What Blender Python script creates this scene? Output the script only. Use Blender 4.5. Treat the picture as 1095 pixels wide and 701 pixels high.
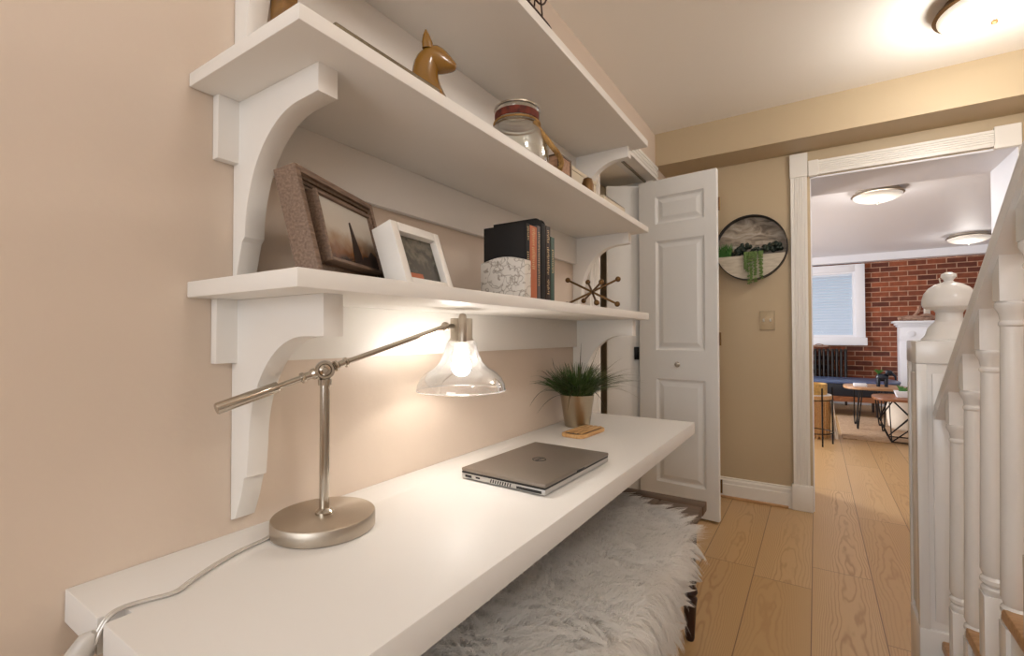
import bpy, bmesh, math, random
import numpy as np
from mathutils import Vector, Matrix
PI = math.pi
R = math.radians
for o in list(bpy.data.objects):
    bpy.data.objects.remove(o, do_unlink=True)
SC = bpy.context.scene
COL = SC.collection
RNG = random.Random(7)

# ------------------------------------------------------------------ camera
CAM_P = Vector((0.8906, 0.0, 1.07))
yaw, pitch, roll = R(32.9319), R(0.9467), R(-0.0805)
fwv = Vector((-math.sin(yaw)*math.cos(pitch), math.cos(yaw)*math.cos(pitch), math.sin(pitch)))
r0 = Vector((math.cos(yaw), math.sin(yaw), 0)); u0 = r0.cross(fwv)
rv = math.cos(roll)*r0 + math.sin(roll)*u0
uv = -math.sin(roll)*r0 + math.cos(roll)*u0
cd = bpy.data.cameras.new('camera'); cam = bpy.data.objects.new('camera', cd); COL.objects.link(cam)
cam.matrix_world = Matrix(((rv.x, uv.x, -fwv.x, CAM_P.x), (rv.y, uv.y, -fwv.y, CAM_P.y), (rv.z, uv.z, -fwv.z, CAM_P.z), (0, 0, 0, 1)))
cd.sensor_width = 36; cd.lens = 36*501.31/1095; cd.clip_start = .02
SC.camera = cam

# ------------------------------------------------------------------ look, sky, area lights
SC.view_settings.view_transform = 'Standard'; SC.view_settings.look = 'None'
SC.view_settings.gamma = 1; SC.view_settings.use_curve_mapping = False
SC.view_settings.exposure = 0.0
w = bpy.data.worlds.new('sky'); SC.world = w; w.use_nodes = True
w.node_tree.nodes['Background'].inputs[0].default_value = (.62, .80, 1, 1)
w.node_tree.nodes['Background'].inputs[1].default_value = 1.0

def area_light(name, loc, direction, sx, sy, power, color):
    l = bpy.data.lights.new(name, 'AREA'); l.shape = 'RECTANGLE'; l.size = sx; l.size_y = sy
    l.energy = power; l.color = color
    o = bpy.data.objects.new(name, l); COL.objects.link(o); o.location = loc
    o.rotation_euler = Vector(direction).to_track_quat('-Z', 'Z').to_euler()
    return o
# added daylight fills, no window in view: hall's near end, living room's left side
area_light('hall_fill_added', (1.0, -2.42, 1.45), (0, 1, .26), 1.5, 1.5, 29, (1, 1, 1))
area_light('living_fill_added', (-2.35, 6.2, 1.4), (1, -.1, -.1), 2.6, 1.5, 215, (.92, .95, 1))

# ------------------------------------------------------------------ materials
def lin(c):
    c /= 255
    return c/12.92 if c <= .04045 else ((c+.055)/1.055)**2.4
def rgb(r, g, b): return (lin(r), lin(g), lin(b), 1)
def new_mat(name):
    m = bpy.data.materials.new(name); m.use_nodes = True
    nt = m.node_tree; return m, nt, nt.nodes['Principled BSDF']
def mat(name, col, rough=.5, metal=0, var=0, vscale=8, bump=0, bscale=60, spec=.5, coat=0, aniso=0, stretch=None, emit=None, estr=0):
    m, nt, p = new_mat(name)
    c = rgb(*col)
    p.inputs['Base Color'].default_value = c; p.inputs['Roughness'].default_value = rough
    p.inputs['Metallic'].default_value = metal; p.inputs['Specular IOR Level'].default_value = spec
    p.inputs['Coat Weight'].default_value = coat
    if aniso: p.inputs['Anisotropic'].default_value = aniso
    if emit:
        p.inputs['Emission Color'].default_value = rgb(*emit); p.inputs['Emission Strength'].default_value = estr
    L = nt.links
    if var or bump:
        tc = nt.nodes.new('ShaderNodeTexCoord'); mp = nt.nodes.new('ShaderNodeMapping'); L.new(tc.outputs['Object'], mp.inputs[0])
        if stretch: mp.inputs['Scale'].default_value = stretch
    if var:
        n = nt.nodes.new('ShaderNodeTexNoise'); n.inputs['Scale'].default_value = vscale; n.inputs['Detail'].default_value = 5
        L.new(mp.outputs[0], n.inputs['Vector'])
        mx = nt.nodes.new('ShaderNodeMix'); mx.data_type = 'RGBA'
        mx.inputs[6].default_value = tuple(max(0, x*(1-var)) for x in c[:3])+(1,)
        mx.inputs[7].default_value = tuple(min(1, x*(1+var)) for x in c[:3])+(1,)
        L.new(n.outputs[0], mx.inputs[0]); L.new(mx.outputs[2], p.inputs['Base Color'])
    if bump:
        n2 = nt.nodes.new('ShaderNodeTexNoise'); n2.inputs['Scale'].default_value = bscale; n2.inputs['Detail'].default_value = 4
        L.new(mp.outputs[0], n2.inputs['Vector'])
        b = nt.nodes.new('ShaderNodeBump'); b.inputs['Strength'].default_value = bump; b.inputs['Distance'].default_value = .004
        L.new(n2.outputs[0], b.inputs['Height']); L.new(b.outputs[0], p.inputs['Normal'])
    return m
def radial_tangent(m):
    nt = m.node_tree; t = nt.nodes.new('ShaderNodeTangent'); t.direction_type = 'RADIAL'; t.axis = 'Z'
    nt.links.new(t.outputs[0], nt.nodes['Principled BSDF'].inputs['Tangent'])
def clear_glass(name, tint=(1, 1, 1), edge=.5, rough=.02, haze=0):
    m, nt, p = new_mat(name); nt.nodes.remove(p); L = nt.links
    out = nt.nodes['Material Output']; tr = nt.nodes.new('ShaderNodeBsdfTransparent'); gl = nt.nodes.new('ShaderNodeBsdfGlossy')
    tr.inputs[0].default_value = (*tint, 1); gl.inputs['Roughness'].default_value = rough
    lw = nt.nodes.new('ShaderNodeLayerWeight'); lw.inputs[0].default_value = edge
    mx = nt.nodes.new('ShaderNodeMixShader')
    mth = nt.nodes.new('ShaderNodeMath'); mth.operation = 'MULTIPLY'; mth.inputs[1].default_value = .75
    L.new(lw.outputs['Facing'], mth.inputs[0])
    pw = nt.nodes.new('ShaderNodeMath'); pw.operation = 'POWER'; pw.inputs[1].default_value = 1.0
    L.new(mth.outputs[0], pw.inputs[0])
    ad = nt.nodes.new('ShaderNodeMath'); ad.operation = 'ADD'; ad.inputs[1].default_value = .05; L.new(pw.outputs[0], ad.inputs[0])
    L.new(ad.outputs[0], mx.inputs[0]); L.new(tr.outputs[0], mx.inputs[1]); L.new(gl.outputs[0], mx.inputs[2])
    if haze:
        df = nt.nodes.new('ShaderNodeBsdfTranslucent'); m2 = nt.nodes.new('ShaderNodeMixShader'); m2.inputs[0].default_value = haze
        L.new(mx.outputs[0], m2.inputs[1]); L.new(df.outputs[0], m2.inputs[2]); L.new(m2.outputs[0], out.inputs[0])
    else: L.new(mx.outputs[0], out.inputs[0])
    return m
def emission(name, col, s):
    m, nt, p = new_mat(name)
    p.inputs['Base Color'].default_value = rgb(*col); p.inputs['Roughness'].default_value = .3
    p.inputs['Emission Color'].default_value = rgb(*col); p.inputs['Emission Strength'].default_value = s
    return m

def nodes_floor():
    m, nt, p = new_mat('oak_planks'); N = nt.nodes.new; L = nt.links
    def math_(op, a, b=None, c=None):
        n = N('ShaderNodeMath'); n.operation = op
        for i, x in enumerate((a, b, c)):
            if x is None: continue
            if isinstance(x, (int, float)): n.inputs[i].default_value = x
            else: L.new(x, n.inputs[i])
        return n.outputs[0]
    g = N('ShaderNodeNewGeometry'); s = N('ShaderNodeSeparateXYZ'); L.new(g.outputs['Position'], s.inputs[0])
    W = .2215; LEN = 1.35
    px = math_('DIVIDE', math_('SUBTRACT', s.outputs[0], .645), W)
    ix = math_('FLOOR', px); fx = math_('SUBTRACT', px, ix)
    wn = N('ShaderNodeTexWhiteNoise'); wn.noise_dimensions = '1D'; L.new(ix, wn.inputs['W'])
    py = math_('ADD', math_('DIVIDE', s.outputs[1], LEN), math_('MULTIPLY', wn.outputs['Value'], 7.3))
    iy = math_('FLOOR', py); fy = math_('SUBTRACT', py, iy)
    pid = math_('ADD', math_('MULTIPLY', ix, 17.31), math_('MULTIPLY', iy, 3.77))
    wn2 = N('ShaderNodeTexWhiteNoise'); wn2.noise_dimensions = '1D'; L.new(pid, wn2.inputs['W'])
    # cathedral grain: parabolic rings along each plank
    cx = math_('MULTIPLY', math_('SUBTRACT', fx, math_('ADD', .3, math_('MULTIPLY', wn2.outputs['Value'], .4))), W)
    v = N('ShaderNodeCombineXYZ'); L.new(math_('MULTIPLY', cx, 1.0), v.inputs[0]); L.new(math_('MULTIPLY', s.outputs[1], .22), v.inputs[1]); L.new(math_('MULTIPLY', pid, .713), v.inputs[2])
    n1 = N('ShaderNodeTexNoise'); n1.inputs['Scale'].default_value = 10; n1.inputs['Detail'].default_value = 3; L.new(v.outputs[0], n1.inputs['Vector'])
    ph = math_('ADD', math_('ADD', math_('MULTIPLY', s.outputs[1], 1.1), math_('MULTIPLY', math_('MULTIPLY', cx, cx), 330)), math_('MULTIPLY', n1.outputs[0], 2.6))
    ring = math_('SINE', math_('MULTIPLY', ph, 15))
    ring = math_('POWER', math_('ADD', math_('MULTIPLY', ring, .5), .5), 4)
    v2 = N('ShaderNodeCombineXYZ'); L.new(math_('MULTIPLY', s.outputs[0], 1), v2.inputs[0]); L.new(math_('MULTIPLY', s.outputs[1], .03), v2.inputs[1]); L.new(pid, v2.inputs[2])
    n2 = N('ShaderNodeTexNoise'); n2.inputs['Scale'].default_value = 160; n2.inputs['Detail'].default_value = 4; L.new(v2.outputs[0], n2.inputs['Vector'])
    # where the cathedral figure shows
    n3 = N('ShaderNodeTexNoise'); n3.inputs['Scale'].default_value = 3; L.new(v.outputs[0], n3.inputs['Vector'])
    amt = math_('MULTIPLY', ring, math_('MULTIPLY', math_('SUBTRACT', n3.outputs[0], .25), 1.5))
    def mixc(fac, a, b):
        x = N('ShaderNodeMix'); x.data_type = 'RGBA'
        if isinstance(fac, float): x.inputs[0].default_value = fac
        else: L.new(fac, x.inputs[0])
        for i, q in ((6, a), (7, b)):
            if isinstance(q, tuple): x.inputs[i].default_value = q
            else: L.new(q, x.inputs[i])
        return x.outputs[2]
    base = mixc(wn2.outputs['Value'], rgb(192, 154, 104), rgb(210, 175, 128))
    base = mixc(math_('MULTIPLY', n2.outputs[0], .5), base, rgb(190, 154, 108))
    base = mixc(amt, base, rgb(150, 104, 56))
    ex = math_('MINIMUM', fx, math_('SUBTRACT', 1, fx)); ey = math_('MINIMUM', fy, math_('SUBTRACT', 1, fy))
    seam = math_('MAXIMUM', math_('LESS_THAN', ex, .008), math_('LESS_THAN', ey, .0012))
    base = mixc(math_('MULTIPLY', seam, .75), base, rgb(92, 62, 36))
    L.new(base, p.inputs['Base Color']); p.inputs['Roughness'].default_value = .36
    b = N('ShaderNodeBump'); b.inputs['Strength'].default_value = .25; b.inputs['Distance'].default_value = .001
    L.new(math_('SUBTRACT', n2.outputs[0], seam), b.inputs['Height']); L.new(b.outputs[0], p.inputs['Normal'])
    return m
def nodes_brick():
    m, nt, p = new_mat('red_brick'); N = nt.nodes.new; L = nt.links
    g = N('ShaderNodeNewGeometry'); s = N('ShaderNodeSeparateXYZ'); L.new(g.outputs['Position'], s.inputs[0])
    v = N('ShaderNodeCombineXYZ'); L.new(s.outputs[0], v.inputs[0]); L.new(s.outputs[2], v.inputs[1])
    b = N('ShaderNodeTexBrick'); L.new(v.outputs[0], b.inputs['Vector'])
    b.inputs['Scale'].default_value = 1; b.inputs['Brick Width'].default_value = .215; b.inputs['Row Height'].default_value = .075
    b.inputs['Mortar Size'].default_value = .006; b.inputs['Mortar Smooth'].default_value = .2; b.inputs['Bias'].default_value = 0
    b.inputs['Color1'].default_value = rgb(150, 80, 50); b.inputs['Color2'].default_value = rgb(86, 42, 30); b.inputs['Mortar'].default_value = rgb(178, 142, 118)
    n = N('ShaderNodeTexNoise'); n.inputs['Scale'].default_value = 14; n.inputs['Detail'].default_value = 6; L.new(g.outputs['Position'], n.inputs['Vector'])
    mx = N('ShaderNodeMix'); mx.data_type = 'RGBA'; mx.blend_type = 'OVERLAY'; mx.inputs[0].default_value = .55
    L.new(b.outputs[0], mx.inputs[6]); L.new(n.outputs[0], mx.inputs[7]); L.new(mx.outputs[2], p.inputs['Base Color'])
    p.inputs['Roughness'].default_value = .85
    bp = N('ShaderNodeBump'); bp.inputs['Strength'].default_value = .8; bp.inputs['Distance'].default_value = .006; bp.invert = True
    L.new(b.outputs['Fac'], bp.inputs['Height']); L.new(bp.outputs[0], p.inputs['Normal'])
    return m
def nodes_ramp(name, stops, scale, kind='noise', stretch=(1, 1, 1), rough=.6, detail=6, metal=0, dist=0, bump=0):
    m, nt, p = new_mat(name); N = nt.nodes.new; L = nt.links
    tc = N('ShaderNodeTexCoord'); mp = N('ShaderNodeMapping'); mp.inputs['Scale'].default_value = stretch; L.new(tc.outputs['Object'], mp.inputs[0])
    if kind == 'noise':
        n = N('ShaderNodeTexNoise'); n.inputs['Detail'].default_value = detail; n.inputs['Distortion'].default_value = dist
        fac = n.outputs[0]
    elif kind == 'voronoi':
        n = N('ShaderNodeTexVoronoi'); n.feature = 'DISTANCE_TO_EDGE'; fac = n.outputs[0]
    else:
        n = N('ShaderNodeTexWave'); n.inputs['Distortion'].default_value = dist; n.inputs['Detail'].default_value = detail; fac = n.outputs[1]
    n.inputs['Scale'].default_value = scale
    if kind == 'voronoi':
        dn = N('ShaderNodeTexNoise'); dn.inputs['Scale'].default_value = scale*.9; L.new(mp.outputs[0], dn.inputs['Vector'])
        mx = N('ShaderNodeMix'); mx.data_type = 'RGBA'; mx.inputs[0].default_value = .12; L.new(mp.outputs[0], mx.inputs[6]); L.new(dn.outputs[1], mx.inputs[7]); L.new(mx.outputs[2], n.inputs['Vector'])
    else: L.new(mp.outputs[0], n.inputs['Vector'])
    r = N('ShaderNodeValToRGB'); L.new(fac, r.inputs[0])
    el = r.color_ramp.elements
    while len(el) < len(stops): el.new(.5)
    for e, (pos, c) in zip(el, stops): e.position = pos; e.color = rgb(*c)
    L.new(r.outputs[0], p.inputs['Base Color']); p.inputs['Roughness'].default_value = rough; p.inputs['Metallic'].default_value = metal
    if bump:
        b = N('ShaderNodeBump'); b.inputs['Strength'].default_value = bump; b.inputs['Distance'].default_value = .003
        L.new(fac, b.inputs['Height']); L.new(b.outputs[0], p.inputs['Normal'])
    return m

M = {}
M['wall'] = mat('tan_wall_paint', (218, 201, 184), .42, bump=.12, bscale=45, var=.02, vscale=3)
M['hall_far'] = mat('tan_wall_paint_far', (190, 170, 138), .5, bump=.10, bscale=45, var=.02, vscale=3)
M['ceil'] = mat('ceiling_paint', (246, 240, 230), .7, bump=.08, bscale=60)
M['white'] = mat('white_gloss_paint', (238, 234, 228), .40, bump=.03, bscale=25)
M['desk'] = mat('white_lacquer', (232, 229, 225), .48)
M['trim'] = mat('white_trim_paint', (236, 231, 222), .32)
M['door'] = mat('white_door_paint', (236, 236, 234), .35)
M['newel'] = mat('cream_white_paint', (240, 240, 240), .2, var=.02, bump=.05, bscale=18)
M['cool'] = mat('cool_white_paint', (232, 232, 236), .5)
M['floor'] = nodes_floor()
M['brick'] = nodes_brick()
M['nickel'] = mat('brushed_nickel', (186, 176, 162), .34, 1, aniso=.85, bump=.02, bscale=200)
radial_tangent(M['nickel'])
M['chrome'] = mat('polished_nickel', (190, 182, 170), .16, 1)
M['darkmetal'] = mat('black_metal', (28, 26, 26), .45, .6)
M['brassdark'] = mat('antique_brass', (112, 84, 52), .4, .85)
M['bronze'] = mat('bronze_strip', (120, 108, 88), .4, .7, var=.5, vscale=300)
M['pot'] = mat('satin_steel', (190, 178, 156), .28, 1, aniso=.7)
M['glass'] = clear_glass('clear_lamp_glass', edge=.55, haze=.022)
M['glassrim'] = clear_glass('clear_glass_rim', edge=.6, haze=.30)
M['jar'] = clear_glass('clear_jar_glass', tint=(.95, .96, .94), edge=.5)
M['bulb'] = emission('lit_bulb', (255, 247, 237), 100)
M['bulbneck'] = mat('bulb_collar', (236, 226, 210), .3)
M['dome'] = emission('lit_lamp_dome', (236, 228, 212), .55)
M['domecool'] = emission('lit_lamp_dome_cool', (226, 220, 210), .30)
M['cord'] = mat('silver_cord', (206, 200, 192), .2, .2)
M['switchgrey'] = mat('pale_plastic', (200, 196, 190), .35)
M['laptop'] = mat('grey_aluminium', (142, 132, 122), .42, .7, var=.03, vscale=200)
M['laptopside'] = mat('silver_side', (190, 188, 184), .35, .5)
M['black'] = mat('black_plastic', (18, 17, 17), .5)
M['blacksoft'] = mat('black_cloth_cover', (20, 16, 15), .7)
M['soil'] = mat('dark_soil', (50, 36, 26), .95, bump=.6, bscale=150)
M['leaf'] = mat('grass_green', (74, 96, 46), .5, var=.35, vscale=40)
M['leafdry'] = mat('olive_brown_blade', (78, 70, 42), .5, var=.3, vscale=30)
M['tanwood'] = nodes_ramp('tan_wood', [(.3, (190, 140, 86)), (.7, (222, 180, 124))], 12, stretch=(12, 1, 6), rough=.45)
M['greywood'] = nodes_ramp('weathered_frame_wood', [(.25, (96, 76, 62)), (.75, (148, 124, 106))], 30, stretch=(8, 1, 8), rough=.65, bump=.3)
M['brownwood'] = nodes_ramp('olive_brown_wood', [(.3, (78, 58, 40)), (.75, (112, 88, 64))], 30, stretch=(1, 6, 6), rough=.5)
M['benchwood'] = nodes_ramp('dark_plank_wood', [(.25, (70, 52, 38)), (.75, (112, 86, 64))], 20, stretch=(1, 8, 8), rough=.5, bump=.3)
M['legwood'] = mat('espresso_wood', (52, 30, 24), .35)
M['crate'] = nodes_ramp('pinkish_box_wood', [(.3, (150, 112, 86)), (.7, (190, 152, 124))], 20, stretch=(2, 8, 8), rough=.7)
M['amber'] = mat('amber_glaze', (132, 92, 28), .22, var=.12, vscale=20, coat=.5)
M['stone'] = nodes_ramp('veined_stone', [(0, (142, 130, 118)), (.03, (188, 179, 168)), (.10, (218, 211, 202))], 30, 'voronoi', rough=.55)
M['rust'] = mat('rust_orange_cloth', (186, 108, 72), .6)
M['greycloth'] = mat('slate_cloth', (92, 84, 84), .6)
M['brownbook'] = mat('dark_brown_cloth', (44, 28, 20), .55)
M['green'] = mat('dark_green_cloth', (66, 88, 78), .6)
M['gilt'] = mat('pale_gold_foil', (206, 176, 128), .4, .3)
M['paper'] = mat('page_paper', (222, 208, 182), .9)
M['sage'] = mat('cream_paper_cover', (212, 200, 178), .8)
M['photo1'] = None
M['rope'] = nodes_ramp('jute_rope', [(.3, (126, 92, 48)), (.7, (188, 148, 90))], 40, rough=.9)
M['potpourri'] = nodes_ramp('red_brown_filling', [(.3, (58, 22, 14)), (.7, (128, 54, 34))], 60, rough=.8)
M['wire'] = mat('dark_wire', (56, 34, 26), .5, .5)
M['fur'] = mat('white_fur', (236, 230, 224), .9, spec=.1)
M['fur'].node_tree.nodes['Principled BSDF'].inputs['Subsurface Weight'].default_value = 0
M['furbase'] = mat('fur_backing', (214, 206, 198), .95)
M['marble'] = nodes_ramp('grey_marbled_board', [(.35, (112, 98, 82)), (.5, (160, 146, 128)), (.65, (190, 178, 162))], 9, stretch=(1, 1, 2.2), dist=1.5, rough=.5)
M['whitewash'] = nodes_ramp('whitewashed_wood', [(.3, (182, 170, 150)), (.7, (208, 198, 180))], 18, stretch=(1, 1, 5), rough=.7)
M['succ1'] = mat('grass_succulent', (64, 116, 46), .5, var=.3, vscale=60)
M['succ2'] = mat('dark_succulent', (32, 44, 32), .5, var=.3, vscale=60)
M['succ3'] = mat('trailing_succulent', (96, 122, 58), .5, var=.3, vscale=60)
M['plate'] = mat('tan_ornate_plate', (178, 158, 126), .4, .2, bump=.4, bscale=160)
M['navy'] = mat('navy_leather_sky_sheen', (70, 86, 122), .36)  # lighter blue holds the sky reflection on the daybed top as colour
M['navydark'] = mat('dark_navy_leather', (24, 28, 38), .4)
M['brass'] = mat('woven_brass', (206, 166, 96), .4, .35, var=.55, vscale=45)
M['table'] = nodes_ramp('walnut_top', [(.3, (118, 70, 42)), (.7, (152, 98, 62))], 8, stretch=(1, 8, 8), rough=.35)
M['table2'] = nodes_ramp('oak_top', [(.3, (160, 116, 80)), (.7, (196, 154, 114))], 8, stretch=(1, 8, 8), rough=.4)
M['rug'] = nodes_ramp('jute_rug', [(.3, (146, 116, 88)), (.7, (198, 168, 136))], 40, stretch=(1, 3, 1), rough=.95, bump=.4)
M['pouf'] = mat('cream_boucle', (222, 208, 190), .95, bump=.6, bscale=90, var=.06, vscale=40)
M['throw'] = mat('cream_knit', (240, 230, 216), .95, var=.08, vscale=60, bump=.5, bscale=120)
M['iron'] = mat('black_iron', (34, 31, 30), .5, .4)
M['blind'] = mat('blind_slat', (214, 224, 236), .5)
M['driftwood'] = nodes_ramp('driftwood', [(.3, (120, 88, 72)), (.7, (188, 152, 130))], 18, stretch=(1, 1, 4), rough=.85)
M['candle'] = mat('ivory_wax', (236, 226, 212), .5)
M['antler'] = mat('bone', (206, 192, 170), .5)
M['dog'] = mat('dark_blue_ceramic', (26, 34, 48), .25)
M['tread'] = nodes_ramp('oak_tread', [(.3, (176, 132, 88)), (.7, (206, 164, 118))], 12, stretch=(1, 8, 8), rough=.4)

# ------------------------------------------------------------------ mesh builder
class MB:
    def __init__(s): s.bm = bmesh.new()
    def _x(s, vs, rot, piv):
        if rot is not None:
            bmesh.ops.rotate(s.bm, verts=vs, cent=piv, matrix=rot)
    def box(s, x0, x1, y0, y1, z0, z1, bev=0, seg=2, rot=None, piv=None):
        r = bmesh.ops.create_cube(s.bm, size=1); vs = r['verts']
        for v in vs:
            v.co = Vector(((x0+x1)/2+v.co.x*(x1-x0), (y0+y1)/2+v.co.y*(y1-y0), (z0+z1)/2+v.co.z*(z1-z0)))
        if bev:
            es = list({e for v in vs for e in v.link_edges})
            r = bmesh.ops.bevel(s.bm, geom=es, offset=bev, segments=seg, affect='EDGES', profile=.5)
            vs = list({v for f in r['faces'] for v in f.verts} | {v for v in vs if v.is_valid})
        s._x(vs, rot, piv if piv is not None else Vector(((x0+x1)/2, (y0+y1)/2, (z0+z1)/2)))
        return s
    def prism(s, pts, axis, a, b, bev=0):
        # pts: 2-D polygon in the two other axes (order x,y / x,z / y,z)
        def P(p, t):
            if axis == 'x': return Vector((t, p[0], p[1]))
            if axis == 'y': return Vector((p[0], t, p[1]))
            return Vector((p[0], p[1], t))
        A = [s.bm.verts.new(P(p, a)) for p in pts]; B = [s.bm.verts.new(P(p, b)) for p in pts]
        n = len(pts); fs = [s.bm.faces.new(A[::-1]), s.bm.faces.new(B)]
        for i in range(n):
            fs.append(s.bm.faces.new((A[i], A[(i+1) % n], B[(i+1) % n], B[i])))
        bmesh.ops.recalc_face_normals(s.bm, faces=fs)
        if bev:
            es = [e for f in fs[:2] for e in f.edges]
            bmesh.ops.bevel(s.bm, geom=list(set(es)), offset=bev, segments=2, affect='EDGES', profile=.5)
        return s
    def lathe(s, prof, c=(0, 0, 0), seg=32, axis=(0, 0, 1), cap=True):
        q = Vector((0, 0, 1)).rotation_difference(Vector(axis)).to_matrix(); c = Vector(c)
        rings = []
        for r, z in prof:
            if r < 1e-6: rings.append([s.bm.verts.new(c+q @ Vector((0, 0, z)))])
            else: rings.append([s.bm.verts.new(c+q @ Vector((r*math.cos(2*PI*i/seg), r*math.sin(2*PI*i/seg), z))) for i in range(seg)])
        fs = []
        for A, B in zip(rings, rings[1:]):
            for i in range(seg):
                j = (i+1) % seg
                if len(A) == 1 and len(B) == 1: continue
                if len(A) == 1: fs.append(s.bm.faces.new((A[0], B[i], B[j])))
                elif len(B) == 1: fs.append(s.bm.faces.new((A[i], A[j], B[0])))
                else: fs.append(s.bm.faces.new((A[i], A[j], B[j], B[i])))
        if cap:
            if len(rings[0]) > 1: fs.append(s.bm.faces.new(rings[0][::-1]))
            if len(rings[-1]) > 1: fs.append(s.bm.faces.new(rings[-1]))
        bmesh.ops.recalc_face_normals(s.bm, faces=fs)
        return s
    def tube(s, pts, r, seg=10, closed=False, flat=None):
        pts = [Vector(p) for p in pts]; n = len(pts)
        rad = r if isinstance(r, (list, tuple)) else [r]*n
        up = None; rings = []
        for i, p in enumerate(pts):
            if closed: t = pts[(i+1) % n]-pts[i-1]
            else: t = pts[min(i+1, n-1)]-pts[max(i-1, 0)]
            t.normalize()
            if up is None: up = t.orthogonal().normalized()
            else:
                up = up-t*up.dot(t)
                up = up.normalized() if up.length > 1e-5 else t.orthogonal().normalized()
            sd = t.cross(up)
            rings.append([s.bm.verts.new(p+(up*math.cos(2*PI*k/seg)+sd*math.sin(2*PI*k/seg))*rad[i]) for k in range(seg)])
        fs = []
        for i in range(n if closed else n-1):
            A, B = rings[i], rings[(i+1) % n]
            off = 0
            if closed and i == n-1:
                off = min(range(seg), key=lambda o: (A[0].co-B[o].co).length)
            for k in range(seg):
                fs.append(s.bm.faces.new((A[k], A[(k+1) % seg], B[(k+1+off) % seg], B[(k+off) % seg])))
        if not closed:
            fs.append(s.bm.faces.new(rings[0][::-1])); fs.append(s.bm.faces.new(rings[-1]))
        bmesh.ops.recalc_face_normals(s.bm, faces=fs)
        return s
    def sphere(s, c, r, sx=1, sy=1, sz=1, u=20, v=12):
        m = Matrix.Translation(c) @ Matrix.Diagonal((sx, sy, sz, 1))
        bmesh.ops.create_uvsphere(s.bm, u_segments=u, v_segments=v, radius=r, matrix=m); return s
    def blade(s, pts, wid, nrm):
        # tapered ribbon with a shallow fold
        pts = [Vector(p) for p in pts]; n = len(pts); prev = None
        for i, p in enumerate(pts):
            t = (pts[min(i+1, n-1)]-pts[max(i-1, 0)]).normalized(); sd = t.cross(nrm)
            sd = sd.normalized() if sd.length > 1e-4 else t.orthogonal().normalized()
            wv = wid*(1-(i/(n-1))**1.6)+.0003
            fold = sd.cross(t)*wv*.35
            cur = (s.bm.verts.new(p-sd*wv+fold), s.bm.verts.new(p), s.bm.verts.new(p+sd*wv+fold))
            if prev:
                s.bm.faces.new((prev[0], prev[1], cur[1], cur[0])); s.bm.faces.new((prev[1], prev[2], cur[2], cur[1]))
            prev = cur
        return s
    def face(s, vs):
        s.bm.faces.new([s.bm.verts.new(v) for v in vs]); return s
    def build(s, name, m, parent=None, world=True, smooth=True, ang=38):
        me = bpy.data.meshes.new(name)
        if parent is not None and world:
            off = Vector((0, 0, 0)); q = parent
            while q: off += q.location; q = q.parent
            for v in s.bm.verts: v.co -= off
        elif parent is None:
            off = None
        s.bm.normal_update(); s.bm.to_mesh(me); s.bm.free()
        me.materials.append(m)
        if smooth:
            me.polygons.foreach_set('use_smooth', [True]*len(me.polygons))
            me.set_sharp_from_angle(angle=R(ang))
        o = bpy.data.objects.new(name, me); COL.objects.link(o)
        if parent is not None: o.parent = parent
        return o
def recenter(o):
    # put a single-mesh thing's origin at the middle of its base
    me = o.data; cs = [v.co for v in me.vertices]
    lo = Vector([min(c[i] for c in cs) for i in range(3)]); hi = Vector([max(c[i] for c in cs) for i in range(3)])
    c = Vector(((lo.x+hi.x)/2, (lo.y+hi.y)/2, lo.z)); me.transform(Matrix.Translation(-c)); o.location = c
    return o
def tag(o, label, cat, group=None, kind=None):
    o['label'] = label; o['category'] = cat
    if group: o['group'] = group
    if kind: o['kind'] = kind
    return o
def thing(name, label, cat, loc=(0, 0, 0), rz=0, group=None):
    o = bpy.data.objects.new(name, None); COL.objects.link(o); o.location = loc; o.rotation_euler = (0, 0, rz)
    o.empty_display_size = .05
    return tag(o, label, cat, group)
def struct(o, label=None):
    o['kind'] = 'structure'
    if label: o['label'] = label
    return o
def arc(cx, cy, r, a0, a1, n):
    return [(cx+r*math.cos(R(a0+(a1-a0)*i/n)), cy+r*math.sin(R(a0+(a1-a0)*i/n))) for i in range(n+1)]
def bez(p0, p1, p2, p3, n=16):
    p0, p1, p2, p3 = map(Vector, (p0, p1, p2, p3)); out = []
    for i in range(n+1):
        t = i/n; out.append(p0*(1-t)**3+p1*3*t*(1-t)**2+p2*3*t*t*(1-t)+p3*t**3)
    return out
def smooth_path(pts, n=8):
    pts = [Vector(p) for p in pts]; out = []
    for i in range(len(pts)-1):
        a, b = pts[i], pts[i+1]; p0 = pts[max(i-1, 0)]; p3 = pts[min(i+2, len(pts)-1)]
        for k in range(n):
            t = k/n
            out.append(.5*((2*a)+(b-p0)*t+(2*p0-5*a+4*b-p3)*t*t+(3*a-p0-3*b+p3)*t**3))
    out.append(pts[-1]); return out

# ================================================================== THE ROOM SHELL
ZC = 2.415; YF = 3.40; XR = 2.10
struct(MB().box(-3.0, 5.0, -2.6, 9.2, -.10, 0).build('floor', M['floor'], smooth=False), 'light oak plank floor')
struct(MB().box(-.1, XR+.1, -2.6, 3.83, ZC, ZC+.1).build('ceiling', M['ceil'], smooth=False), 'hall ceiling')
wl = MB().box(-.10, 0, -2.6, 2.13, 0, ZC).box(-.10, 0, 2.13, 3.09, 2.10, ZC).box(-.10, 0, 3.09, 3.40, 0, ZC)
struct(wl.build('wall_left', M['wall'], smooth=False), 'tan left wall')
wf = MB().box(-.1, .87, YF, 3.83, 0, ZC).box(1.77, XR, YF, 3.83, 0, ZC).box(.87, 1.77, YF, 3.83, 2.04, ZC)
struct(wf.build('wall_far', M['hall_far'], smooth=False), 'tan end wall with wide opening')
struct(MB().box(XR, XR+.1, -2.6, 3.83, 0, ZC).build('wall_right', M['wall'], smooth=False))
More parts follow.
